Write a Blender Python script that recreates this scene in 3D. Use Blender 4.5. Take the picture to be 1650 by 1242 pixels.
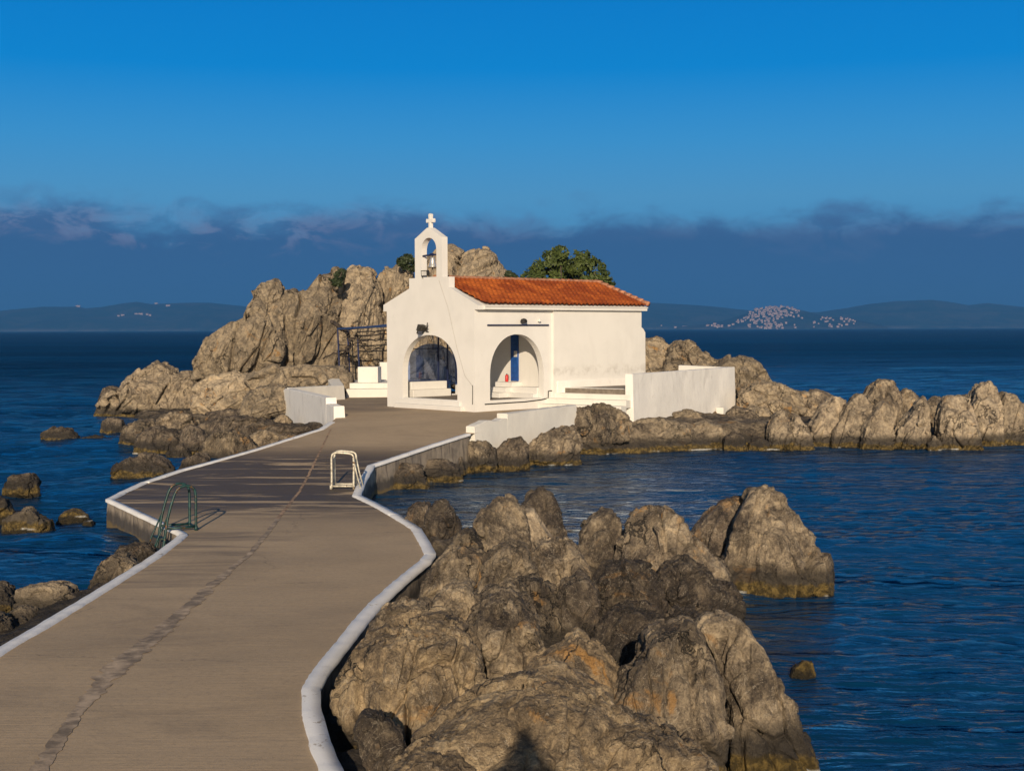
import bpy, bmesh, math, random
import numpy as np
from mathutils import Vector, Matrix
from mathutils.geometry import tessellate_polygon

for o in list(bpy.data.objects):
    bpy.data.objects.remove(o)
sc = bpy.context.scene
COL = sc.collection
R = math.radians

# ------------------------------------------------------------------ camera, sky, sun, exposure
CAM_Z = 4.6
FPX = 2200.0                       # focal length in photograph pixels (1650 wide)
PITCH = math.atan((621 - 530.6) / FPX)
ROLL = -0.0033
cam_d = bpy.data.cameras.new('camera')
cam_d.sensor_width = 36.0
cam_d.lens = FPX * 36.0 / 1650.0
cam_d.clip_start = 0.05
cam_d.clip_end = 60000
cam = bpy.data.objects.new('camera', cam_d)
COL.objects.link(cam)
CAM_M = Matrix.Rotation(math.pi / 2 - PITCH, 4, 'X') @ Matrix.Rotation(ROLL, 4, 'Z')
cam.matrix_world = Matrix.Translation((0, 0, CAM_Z)) @ CAM_M
sc.camera = cam

SUN_EL = R(16.8)
SUN_AZ_OFF = R(0.5)                # light travels very slightly to the right of the view axis
sun_d = bpy.data.lights.new('sun', 'SUN')
sun_d.energy = 5.0
sun_d.angle = R(0.5)
sun_d.color = (1.0, 0.82, 0.60)
sun = bpy.data.objects.new('sun', sun_d)
COL.objects.link(sun)
trav = Vector((math.sin(SUN_AZ_OFF) * math.cos(SUN_EL), math.cos(SUN_AZ_OFF) * math.cos(SUN_EL), -math.sin(SUN_EL)))
sun.rotation_euler = trav.to_track_quat('-Z', 'Y').to_euler()
sun.location = (-3, -30, 20)

sc.view_settings.view_transform = 'Standard'
sc.view_settings.look = 'None'
sc.view_settings.exposure = 0.0
sc.view_settings.gamma = 1.0

# ---- node helpers
class NT:
    def __init__(s, tree):
        s.t = tree
        s.L = tree.links
    def n(s, typ, **kw):
        nd = s.t.nodes.new(typ)
        for k, v in kw.items():
            if k.startswith('i_'):
                key = k[2:]
                nd.inputs[int(key) if key.isdigit() else key].default_value = v
            else:
                setattr(nd, k, v)
        return nd
    def link(s, a, b):
        s.L.new(a, b)
    def val(s, sock, v):
        if isinstance(v, bpy.types.NodeSocket):
            s.link(v, sock)
        else:
            sock.default_value = v
    def math(s, op, a, b=None, c=None, clamp=False):
        nd = s.t.nodes.new('ShaderNodeMath')
        nd.operation = op
        nd.use_clamp = clamp
        s.val(nd.inputs[0], a)
        if b is not None: s.val(nd.inputs[1], b)
        if c is not None: s.val(nd.inputs[2], c)
        return nd.outputs[0]
    def sstep(s, x, lo, hi, a=0.0, b=1.0):
        nd = s.t.nodes.new('ShaderNodeMapRange')
        nd.interpolation_type = 'SMOOTHSTEP'
        s.val(nd.inputs['Value'], x)
        s.val(nd.inputs['From Min'], lo)
        s.val(nd.inputs['From Max'], hi)
        s.val(nd.inputs['To Min'], a)
        s.val(nd.inputs['To Max'], b)
        return nd.outputs['Result']
    def mix(s, fac, a, b, blend='MIX'):
        nd = s.t.nodes.new('ShaderNodeMix')
        nd.data_type = 'RGBA'
        nd.blend_type = blend
        s.val(nd.inputs[0], fac)
        for sock, v in ((nd.inputs[6], a), (nd.inputs[7], b)):
            if isinstance(v, tuple) and len(v) == 3: v = v + (1.0,)
            s.val(sock, v)
        return nd.outputs[2]
    def noise(s, vec, scale, detail=5, rough=0.55, dist=0.0, out='Fac'):
        nd = s.t.nodes.new('ShaderNodeTexNoise')
        if vec is not None: s.link(vec, nd.inputs['Vector'])
        nd.inputs['Scale'].default_value = scale
        nd.inputs['Detail'].default_value = detail
        nd.inputs['Roughness'].default_value = rough
        nd.inputs['Distortion'].default_value = dist
        return nd.outputs[out]
    def mapping(s, vec, scale=(1, 1, 1), rot=(0, 0, 0), loc=(0, 0, 0)):
        nd = s.t.nodes.new('ShaderNodeMapping')
        s.link(vec, nd.inputs[0])
        nd.inputs['Scale'].default_value = scale
        nd.inputs['Rotation'].default_value = rot
        nd.inputs['Location'].default_value = loc
        return nd.outputs[0]
    def ramp(s, fac, stops, interp='LINEAR'):
        nd = s.t.nodes.new('ShaderNodeValToRGB')
        cr = nd.color_ramp
        cr.interpolation = interp
        while len(cr.elements) < len(stops): cr.elements.new(0.5)
        for e, (p, c) in zip(cr.elements, stops):
            e.position = p
            e.color = tuple(c) + (1.0,) if len(c) == 3 else c
        s.val(nd.inputs[0], fac)
        return nd.outputs[0]
    def bump(s, height, strength, distance, normal=None):
        nd = s.t.nodes.new('ShaderNodeBump')
        nd.inputs['Strength'].default_value = strength
        nd.inputs['Distance'].default_value = distance
        s.val(nd.inputs['Height'], height)
        if normal is not None: s.link(normal, nd.inputs['Normal'])
        return nd.outputs[0]

def srgb(r, g, b):
    f = lambda c: (c / 255) / 12.92 if c / 255 <= 0.04045 else ((c / 255 + 0.055) / 1.055) ** 2.4
    return (f(r), f(g), f(b))

# ---- the sky: Nishita sky with a deep azure cast and a bank of slate cloud along the horizon
world = bpy.data.worlds.new('World')
sc.world = world
world.use_nodes = True
w = NT(world.node_tree)
world.node_tree.nodes.clear()
geo = w.n('ShaderNodeTexCoord').outputs['Generated']
sky = w.n('ShaderNodeTexSky', sky_type='NISHITA')
sky.sun_disc = False
sky.sun_elevation = SUN_EL
sky.sun_rotation = R(180.5)
sky.air_density = 1.0; sky.dust_density = 0.6; sky.ozone_density = 3.0
sep = w.n('ShaderNodeSeparateXYZ'); w.link(geo, sep.inputs[0])
el = sep.outputs[2]
grad = w.ramp(w.math('MULTIPLY', el, 2.0, clamp=True), [
    (0.00, srgb(80, 150, 198)), (0.19, srgb(84, 158, 208)), (0.27, srgb(60, 152, 214)), (0.37, srgb(0, 136, 214)),
    (0.48, srgb(0, 124, 205)), (0.75, srgb(0, 100, 180)), (1.0, srgb(0, 82, 160))])
cl_v = w.mapping(geo, scale=(1.0, 1.0, 2.1))
n_big = w.noise(cl_v, 7.0, 6, 0.55, 0.3)
n_small = w.noise(cl_v, 26.0, 5, 0.6, 0.5)
edge = w.math('ADD', w.math('MULTIPLY', w.math('SUBTRACT', n_big, 0.5), 0.075),
              w.math('MULTIPLY', w.math('SUBTRACT', n_small, 0.5), 0.034))
lvl = w.math('ADD', el, edge)
bank = w.sstep(lvl, 0.066, 0.092, 1.0, 0.0)
bank_col = w.ramp(w.math('MULTIPLY', el, 10.0, clamp=True), [
    (0.0, srgb(52, 100, 150)), (0.35, srgb(53, 99, 149)), (0.62, srgb(54, 97, 146)), (0.85, srgb(70, 106, 154)), (1.0, srgb(82, 122, 170))])
# sun-touched tops of the cloud, stronger to the left
pink = w.math('MULTIPLY', w.sstep(lvl, 0.058, 0.074), w.sstep(n_small, 0.46, 0.58))
lf = w.sstep(sep.outputs[0], 0.12, -0.25, 0.25, 1.0)
pink = w.math('MULTIPLY', w.math('MULTIPLY', pink, lf), 0.62, clamp=True)
bank_col = w.mix(pink, bank_col, srgb(126, 130, 164))
sky_col = w.mix(bank, grad, bank_col)
up = w.sstep(el, 0.30, 0.60)
bg_a = w.n('ShaderNodeBackground'); w.link(sky_col, bg_a.inputs[0]); bg_a.inputs[1].default_value = 1.0
bg_b = w.n('ShaderNodeBackground'); w.link(sky.outputs[0], bg_b.inputs[0]); bg_b.inputs[1].default_value = 0.07
add = w.n('ShaderNodeMixShader')
# the high sky is plain Nishita, the low sky carries the cast and the cloud
behind = w.sstep(sep.outputs[1], 0.1, -0.35)
w.link(w.math('MAXIMUM', up, behind), add.inputs[0]); w.link(bg_a.outputs[0], add.inputs[1]); w.link(bg_b.outputs[0], add.inputs[2])
wo = w.n('ShaderNodeOutputWorld'); w.link(add.outputs[0], wo.inputs['Surface'])

# ------------------------------------------------------------------ helpers: rays, noise, meshes
CM = np.array(CAM_M.to_3x3())
def ray(px, py):
    d = CM @ np.array([(px - 825) / FPX, -(py - 621) / FPX, -1.0])
    return d / d[1]
def at_depth(px, py, D):
    d = ray(px, py) * D
    return np.array([d[0], d[1], d[2] + CAM_Z])
def at_z(px, py, z):
    d = ray(px, py)
    k = (z - CAM_Z) / d[2]
    return np.array([d[0] * k, d[1] * k, z])

def path_z(Y):
    Y = np.asarray(Y, float)
    k = np.clip((Y - 33.0) / 17.0, 0, 1)
    k = k * k * (3 - 2 * k) * 0.5 + k * 0.5
    return 0.62 + 0.88 * k
def on_path(px, py):
    z = 0.62
    for _ in range(30):
        p = at_z(px, py, z)
        z = 0.5 * z + 0.5 * float(path_z(p[1]))
    return at_z(px, py, z)

_rs = np.random.RandomState(7)
_perm = _rs.permutation(1024)
_perm = np.concatenate([_perm, _perm, _perm])
_grad = _rs.normal(size=(1024, 3)); _grad /= np.linalg.norm(_grad, axis=1)[:, None]
_rnd = _rs.rand(1024, 4)
def _hash(i, j, k):
    return _perm[_perm[_perm[i & 1023] + (j & 1023)] + (k & 1023)]
def perlin(p):
    f = np.floor(p); i = f.astype(np.int64); u = p - f
    s = u * u * u * (u * (u * 6 - 15) + 10)
    res = 0
    for a in (0, 1):
        wx = s[:, 0] if a else 1 - s[:, 0]
        for b in (0, 1):
            wy = s[:, 1] if b else 1 - s[:, 1]
            for c in (0, 1):
                wz = s[:, 2] if c else 1 - s[:, 2]
                g = _grad[_hash(i[:, 0] + a, i[:, 1] + b, i[:, 2] + c)]
                dd = (u[:, 0] - a) * g[:, 0] + (u[:, 1] - b) * g[:, 1] + (u[:, 2] - c) * g[:, 2]
                res = res + wx * wy * wz * dd
    return res * 1.5
def fbm(p, octv=4, gain=0.5, lac=2.03):
    t = 0; a = 1.0
    for _ in range(octv):
        t = t + a * perlin(p); p = p * lac + 17.3; a *= gain
    return t
def ridged(p, octv=4, gain=0.5, lac=2.1):
    t = 0; a = 1.0
    for _ in range(octv):
        t = t + a * (1 - 2 * np.abs(perlin(p))); p = p * lac + 5.7; a *= gain
    return t
def worley(p):
    f = np.floor(p).astype(np.int64)
    n = len(p)
    f1 = np.full(n, 9.0); f2 = np.full(n, 9.0); cid = np.zeros(n, np.int64); vec = np.zeros((n, 3))
    for a in (-1, 0, 1):
        for b in (-1, 0, 1):
            for c in (-1, 0, 1):
                h = _hash(f[:, 0] + a, f[:, 1] + b, f[:, 2] + c)
                q = np.stack([f[:, 0] + a + _rnd[h, 0], f[:, 1] + b + _rnd[h, 1], f[:, 2] + c + _rnd[h, 2]], 1)
                dv = p - q
                d = np.sqrt((dv ** 2).sum(1))
                m = d < f1
                f2 = np.where(m, f1, np.minimum(f2, d))
                f1 = np.where(m, d, f1); cid = np.where(m, h, cid)
                vec = np.where(m[:, None], dv, vec)
    return f1, f2, cid, vec
def smooth(x, lo, hi):
    t = np.clip((x - lo) / (hi - lo), 0, 1)
    return t * t * (3 - 2 * t)

def tag(o, label=None, cat=None, group=None, kind=None):
    if label: o['label'] = label
    if cat: o['category'] = cat
    if group: o['group'] = group
    if kind: o['kind'] = kind
    return o
def fast_mesh(name, co, tris, mat, smooth_shade=True, parent=None):
    me = bpy.data.meshes.new(name)
    co = np.asarray(co, np.float32); tris = np.asarray(tris, np.int32)
    k = tris.shape[1]
    me.vertices.add(len(co)); me.vertices.foreach_set('co', co.ravel())
    me.loops.add(tris.size); me.loops.foreach_set('vertex_index', tris.ravel())
    me.polygons.add(len(tris))
    me.polygons.foreach_set('loop_start', np.arange(0, tris.size, k, dtype=np.int32))
    me.polygons.foreach_set('loop_total', np.full(len(tris), k, np.int32))
    if smooth_shade: me.polygons.foreach_set('use_smooth', np.ones(len(tris), bool))
    me.update(calc_edges=True); me.validate()
    if mat: me.materials.append(mat)
    o = bpy.data.objects.new(name, me)
    COL.objects.link(o)
    if parent: o.parent = parent
    return o
def empty(name, loc, rz=0):
    o = bpy.data.objects.new(name, None); COL.objects.link(o)
    o.location = loc; o.rotation_euler = (0, 0, rz)
    o.empty_display_size = 0.3
    return o

class MB:
    """collects polygons, boxes, prisms, tubes and lathes, and links them as one mesh object"""
    def __init__(s):
        s.v = []; s.f = []
    def poly(s, pts, faces):
        b = len(s.v)
        s.v += [tuple(p) for p in pts]
        s.f += [tuple(i + b for i in f) for f in faces]
    def box(s, x0, x1, y0, y1, z0, z1, fr=None):
        pts = [(x, y, z) for z in (z0, z1) for y in (y0, y1) for x in (x0, x1)]
        if fr: pts = [fr(*p) for p in pts]
        s.poly(pts, [(0, 2, 3, 1), (4, 5, 7, 6), (0, 1, 5, 4), (1, 3, 7, 5), (3, 2, 6, 7), (2, 0, 4, 6)])
    def prism(s, loops, w0, w1, fr):
        """2D outline (first loop) with holes (others), swept from w0 to w1; fr maps (u, v, w) to xyz"""
        flat = [p for l in loops for p in l]
        tris = tessellate_polygon([[Vector((p[0], p[1], 0)) for p in l] for l in loops])
        n = len(flat)
        pts = [fr(u, v, w0) for u, v in flat] + [fr(u, v, w1) for u, v in flat]
        fs = []
        for t in tris:
            a, b, c = t
            fs.append((a, b, c)); fs.append((c + n, b + n, a + n))
        k = 0
        for l in loops:
            m = len(l)
            for i in range(m):
                a = k + i; b = k + (i + 1) % m
                fs.append((a, b, b + n, a + n))
            k += m
        s.poly(pts, fs)
    def tube(s, pts, r, n=8, cap=True):
        pts = [Vector(p) for p in pts]
        rs = r if isinstance(r, (list, tuple)) else [r] * len(pts)
        rings = []
        prev = None
        for i, p in enumerate(pts):
            d = (pts[min(i + 1, len(pts) - 1)] - pts[max(i - 1, 0)]).normalized()
            if prev is None:
                a = d.orthogonal().normalized()
            else:
                a = (prev - d * prev.dot(d))
                a = a.normalized() if a.length > 1e-6 else d.orthogonal().normalized()
            prev = a
            b = d.cross(a)
            rings.append([p + (a * math.cos(2 * math.pi * j / n) + b * math.sin(2 * math.pi * j / n)) * rs[i] for j in range(n)])
        vs = [q for rg in rings for q in rg]; fs = []
        for i in range(len(pts) - 1):
            for j in range(n):
                k = (j + 1) % n
                fs.append((i * n + j, i * n + k, (i + 1) * n + k, (i + 1) * n + j))
        if cap:
            fs.append(tuple(reversed(range(n)))); fs.append(tuple((len(pts) - 1) * n + j for j in range(n)))
        s.poly(vs, fs)
    def lathe(s, prof, n=20, c=(0, 0, 0)):
        vs = []; fs = []
        for r, z in prof:
            for j in range(n):
                a = 2 * math.pi * j / n
                vs.append((c[0] + r * math.cos(a), c[1] + r * math.sin(a), c[2] + z))
        for i in range(len(prof) - 1):
            for j in range(n):
                k = (j + 1) % n
                fs.append((i * n + j, i * n + k, (i + 1) * n + k, (i + 1) * n + j))
        fs.append(tuple(reversed(range(n)))); fs.append(tuple((len(prof) - 1) * n + j for j in range(n)))
        s.poly(vs, fs)
    def build(s, name, mat, parent=None, bevel=0.0, smooth_shade=False, merge=True):
        me = bpy.data.meshes.new(name)
        me.from_pydata(s.v, [], s.f)
        bm = bmesh.new(); bm.from_mesh(me)
        if merge: bmesh.ops.remove_doubles(bm, verts=bm.verts, dist=1e-5)
        bmesh.ops.recalc_face_normals(bm, faces=bm.faces)
        if bevel > 0:
            es = [e for e in bm.edges if len(e.link_faces) == 2 and e.calc_face_angle(0) > 0.6]
            bmesh.ops.bevel(bm, geom=es, offset=bevel, segments=2, affect='EDGES', profile=0.5)
        if smooth_shade:
            for f in bm.faces: f.smooth = True
        bm.to_mesh(me); bm.free()
        if mat: me.materials.append(mat)
        o = bpy.data.objects.new(name, me); COL.objects.link(o)
        if parent: o.parent = parent
        return o

# ------------------------------------------------------------------ materials
def new_mat(name):
    m = bpy.data.materials.new(name); m.use_nodes = True
    t = NT(m.node_tree)
    bs = m.node_tree.nodes['Principled BSDF']
    return m, t, bs
def simple(name, col, rough=0.6, metal=0.0, var=0.25, scale=9.0, bump=0.15):
    m, t, bs = new_mat(name)
    v = t.n('ShaderNodeTexCoord').outputs['Object']
    n = t.noise(v, scale, 5, 0.6)
    c = t.mix(t.sstep(n, 0.35, 0.7), tuple(x * (1 - var) for x in col), tuple(min(1, x * (1 + var * 0.5)) for x in col))
    t.link(c, bs.inputs['Base Color'])
    bs.inputs['Roughness'].default_value = rough
    bs.inputs['Metallic'].default_value = metal
    if bump: t.link(t.bump(t.noise(v, scale * 6, 4), bump, 0.01), bs.inputs['Normal'])
    return m

def rock_material(name, lights, darks, stain_amt, dark_bias, tide=True, detail=1.0):
    m, t, bs = new_mat(name)
    g = t.n('ShaderNodeNewGeometry')
    pos = g.outputs['Position']
    at_ = t.n('ShaderNodeAttribute', attribute_type='OBJECT', attribute_name='tone'); rnd = at_.outputs['Fac']
    off = t.n('ShaderNodeVectorMath', operation='ADD'); t.link(pos, off.inputs[0])
    cmb = t.n('ShaderNodeCombineXYZ'); t.link(t.math('MULTIPLY', rnd, 40.0), cmb.inputs[0]); t.link(t.math('MULTIPLY', rnd, 23.0), cmb.inputs[2])
    t.link(cmb.outputs[0], off.inputs[1])
    P = off.outputs[0]
    n0 = t.noise(P, 0.55, 6, 0.6, 0.6)
    n1 = t.noise(P, 2.3, 8, 0.66, 0.5)
    n2 = t.noise(P, 9.0, 7, 0.68, 0.2)
    n3 = t.noise(P, 38.0, 5, 0.7)
    Pv = t.mapping(P, scale=(1.6, 1.6, 0.35), rot=(0.1, 0.25, 0))
    streak = t.noise(Pv, 2.6, 7, 0.65, 0.8)
    tone = t.math('ADD', t.math('MULTIPLY', n1, 0.55), t.math('ADD', t.math('MULTIPLY', n2, 0.35), t.math('MULTIPLY', n3, 0.22)))
    c = t.ramp(tone, [(0.44, darks[1]), (0.515, darks[0]), (0.575, lights[0]), (0.665, lights[1])])
    # weathered dark grey film in broad patches and streaks
    film = t.math('MULTIPLY', t.sstep(t.math('ADD', t.math('MULTIPLY', n0, 0.6), t.math('MULTIPLY', streak, 0.45)), 0.50 - dark_bias, 0.66 - dark_bias), 0.64)
    c = t.mix(film, c, darks[1])
    # ochre and rust stains
    st = t.noise(P, 1.1, 6, 0.62, 1.2)
    st2 = t.sstep(t.math('ADD', st, t.math('MULTIPLY', n2, 0.2)), 0.70, 0.80)
    c = t.mix(t.math('MULTIPLY', st2, stain_amt), c, (0.36, 0.20, 0.07))
    # thin pale calcite veins
    vn = t.n('ShaderNodeMath', operation='ABSOLUTE'); t.link(t.math('SUBTRACT', t.noise(P, 1.7, 7, 0.6, 1.0), 0.5), vn.inputs[0])
    c = t.mix(t.math('MULTIPLY', t.sstep(vn.outputs[0], 0.006, 0.001), 0.45), c, (0.55, 0.47, 0.36))
    # pale scars
    sc_ = t.sstep(t.math('ADD', t.noise(P, 3.1, 6, 0.7, 1.5), t.math('MULTIPLY', n3, 0.12)), 0.745, 0.80)
    c = t.mix(t.math('MULTIPLY', sc_, 0.75), c, (0.50, 0.43, 0.33))
    # hairline cracks
    vw = t.n('ShaderNodeVectorMath', operation='ADD'); t.link(t.mapping(P, scale=(1, 1, 0.55)), vw.inputs[0])
    nv = t.noise(P, 1.8, 5, 0.6, 0.0, 'Color')
    sc2 = t.n('ShaderNodeVectorMath', operation='SCALE'); t.link(nv, sc2.inputs[0]); sc2.inputs['Scale'].default_value = 0.9
    t.link(sc2.outputs[0], vw.inputs[1])
    vor = t.n('ShaderNodeTexVoronoi', feature='DISTANCE_TO_EDGE'); t.link(vw.outputs[0], vor.inputs['Vector']); vor.inputs['Scale'].default_value = 1.15
    crk = t.sstep(vor.outputs['Distance'], 0.0, 0.022)
    crk_on = t.sstep(n0, 0.45, 0.60)
    crk = t.math('MAXIMUM', crk, t.math('SUBTRACT', 1.0, crk_on))
    c = t.mix(t.math('SUBTRACT', 1.0, crk), c, (0.05, 0.043, 0.036))
    # lichen flecks and dark pits
    n5 = t.noise(P, 60.0, 3, 0.7)
    c = t.mix(t.sstep(n5, 0.60, 0.68, 0.0, 0.45), c, (0.55, 0.46, 0.34))
    c = t.mix(t.sstep(n5, 0.40, 0.32, 0.0, 0.55), c, (0.05, 0.042, 0.036))
    # per-rock shift of tone
    hv = t.n('ShaderNodeHueSaturation'); t.link(c, hv.inputs['Color'])
    t.link(t.math('ADD', 0.76, t.math('MULTIPLY', rnd, 0.46)), hv.inputs['Value'])
    c = hv.outputs[0]
    rough = 0.85
    if tide:
        sp = t.n('ShaderNodeSeparateXYZ'); t.link(pos, sp.inputs[0])
        zz = t.math('SUBTRACT', sp.outputs[2], t.math('MULTIPLY', t.math('SUBTRACT', n1, 0.5), 0.42))
        zz = t.math('SUBTRACT', zz, t.math('MULTIPLY', t.math('SUBTRACT', n0, 0.5), 0.25))
        wet = t.sstep(zz, 0.34, 0.62, 1.0, 0.0)
        c = t.mix(t.math('MULTIPLY', wet, 0.86), c, (0.032, 0.028, 0.024))
        alg = t.sstep(zz, 0.16, 0.24, 1.0, 0.0)
        ac = t.mix(t.sstep(n2, 0.4, 0.65), (0.055, 0.04, 0.015), (0.21, 0.145, 0.045))
        c = t.mix(t.math('MULTIPLY', alg, 0.9), c, ac)
        fo = t.math('MULTIPLY', t.math('MULTIPLY', t.sstep(sp.outputs[2], 0.0, 0.02), t.sstep(sp.outputs[2], 0.07, 0.04)), t.sstep(t.noise(pos, 0.9, 5, 0.6), 0.54, 0.62))
        low = t.sstep(zz, -0.02, 0.05, 1.0, 0.0)
        c = t.mix(t.math('MULTIPLY', low, 0.85), c, (0.018, 0.016, 0.012))
        c = t.mix(t.math('MULTIPLY', fo, 0.7), c, (0.6, 0.6, 0.58))
        rr = t.sstep(zz, 0.05, 0.4, 0.45, 0.88)
        t.link(rr, bs.inputs['Roughness'])
    else:
        bs.inputs['Roughness'].default_value = rough
    t.link(c, bs.inputs['Base Color'])
    bs.inputs['Specular IOR Level'].default_value = 0.25
    vor2 = t.n('ShaderNodeTexVoronoi', feature='F1'); t.link(t.mapping(P, scale=(1, 1, 0.6)), vor2.inputs['Vector']); vor2.inputs['Scale'].default_value = 7.0
    rdg = t.n('ShaderNodeTexNoise', noise_type='RIDGED_MULTIFRACTAL'); t.link(t.mapping(P, scale=(1, 1, 0.6)), rdg.inputs['Vector'])
    rdg.inputs['Scale'].default_value = 3.4; rdg.inputs['Detail'].default_value = 7; rdg.inputs['Roughness'].default_value = 0.6
    h = t.math('ADD', t.math('MULTIPLY', n1, 0.9), t.math('MULTIPLY', n2, 0.9))
    h = t.math('SUBTRACT', h, t.math('MULTIPLY', rdg.outputs[0], 0.30))
    h = t.math('ADD', h, t.math('MULTIPLY', n3, 0.35))
    h = t.math('ADD', h, t.math('MULTIPLY', streak, 0.5))
    h = t.math('ADD', h, t.math('MULTIPLY', vor2.outputs['Distance'], 0.30))
    h = t.math('ADD', h, t.math('MULTIPLY', crk, 0.8))
    t.link(t.bump(h, 1.0, 0.10 * detail), bs.inputs['Normal'])
    return m

M = {}
M['rock'] = rock_material('limestone', ((0.275, 0.218, 0.150), (0.50, 0.395, 0.265)), ((0.145, 0.114, 0.082), (0.050, 0.040, 0.033)), 0.8, 0.04)
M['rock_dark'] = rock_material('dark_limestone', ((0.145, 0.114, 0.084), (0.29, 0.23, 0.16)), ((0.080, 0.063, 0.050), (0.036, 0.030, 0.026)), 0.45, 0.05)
M['rock_pale'] = rock_material('pale_limestone', ((0.38, 0.305, 0.215), (0.56, 0.45, 0.31)), ((0.235, 0.188, 0.135), (0.115, 0.094, 0.074)), 0.5, -0.04)
M['rock_gold'] = rock_material('golden_limestone', ((0.28, 0.21, 0.13), (0.50, 0.38, 0.23)), ((0.165, 0.125, 0.082), (0.075, 0.059, 0.044)), 0.9, -0.04)
M['crag'] = rock_material('crag_limestone', ((0.35, 0.28, 0.195), (0.50, 0.40, 0.27)), ((0.225, 0.182, 0.13), (0.125, 0.104, 0.082)), 0.9, -0.04, detail=1.1)

def plaster(name, col=(0.70, 0.683, 0.65), dirt=0.25, band=None, bmp=0.12):
    m, t, bs = new_mat(name)
    g = t.n('ShaderNodeNewGeometry'); pos = g.outputs['Position']
    n0 = t.noise(pos, 0.8, 6, 0.6, 0.4)
    n1 = t.noise(pos, 4.0, 7, 0.65)
    st = t.noise(t.mapping(pos, scale=(1.1, 1.1, 0.4)), 1.7, 6, 0.6, 0.6)
    c = t.mix(t.sstep(n0, 0.35, 0.7), col, tuple(x * 0.93 for x in col))
    c = t.mix(t.math('MULTIPLY', t.sstep(st, 0.52, 0.72), dirt), c, (0.42, 0.40, 0.38))
    c = t.mix(t.math('MULTIPLY', t.sstep(n1, 0.60, 0.72), dirt * 0.8), c, (0.36, 0.33, 0.30))
    if band:
        oz = t.n('ShaderNodeSeparateXYZ'); t.link(t.n('ShaderNodeTexCoord').outputs['Object'], oz.inputs[0])
        zz = t.math('ADD', oz.outputs[2], t.math('MULTIPLY', t.math('SUBTRACT', n1, 0.5), 0.35))
        b = t.math('MULTIPLY', t.sstep(zz, band[0], band[1]), t.sstep(zz, band[1], band[2], 1.0, 0.0))
        b = t.math('MULTIPLY', b, t.math('MULTIPLY', t.sstep(t.noise(pos, 2.2, 6, 0.7), 0.42, 0.62), t.sstep(oz.outputs[1], -0.05, -0.08)))
        c = t.mix(t.math('MULTIPLY', b, 0.5), c, (0.40, 0.37, 0.33))
    t.link(c, bs.inputs['Base Color'])
    bs.inputs['Roughness'].default_value = 0.8
    bs.inputs['Specular IOR Level'].default_value = 0.2
    h = t.math('ADD', t.noise(pos, 2.5, 4), t.math('MULTIPLY', t.noise(pos, 30, 4, 0.7), 0.35))
    t.link(t.bump(h, bmp, 0.05), bs.inputs['Normal'])
    return m
M['plaster'] = plaster('white_plaster', dirt=0.10)
M['nave'] = plaster('nave_plaster', (0.69, 0.672, 0.635), 0.12, band=(1.15, 1.40, 1.75))
M['whitewash'] = plaster('old_whitewash', (0.80, 0.775, 0.73), 0.36, bmp=0.35)
M['whitewash_clean'] = plaster('fresh_whitewash', (0.70, 0.675, 0.62), 0.18, bmp=0.3)
M['kerb'] = plaster('kerb_paint', (0.84, 0.825, 0.80), 0.25, bmp=0.2)
def wear(m):
    t = NT(m.node_tree); bs = m.node_tree.nodes['Principled BSDF']
    src = bs.inputs['Base Color'].links[0].from_socket
    pos = t.n('ShaderNodeNewGeometry').outputs['Position']
    n = t.math('ADD', t.math('MULTIPLY', t.noise(pos, 2.4, 6, 0.7), 0.6), t.math('MULTIPLY', t.noise(pos, 17, 6, 0.75), 0.4))
    t.link(t.mix(t.sstep(n, 0.575, 0.63, 0.0, 0.8), src, (0.33, 0.27, 0.20)), bs.inputs['Base Color'])
wear(M['kerb'])

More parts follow.
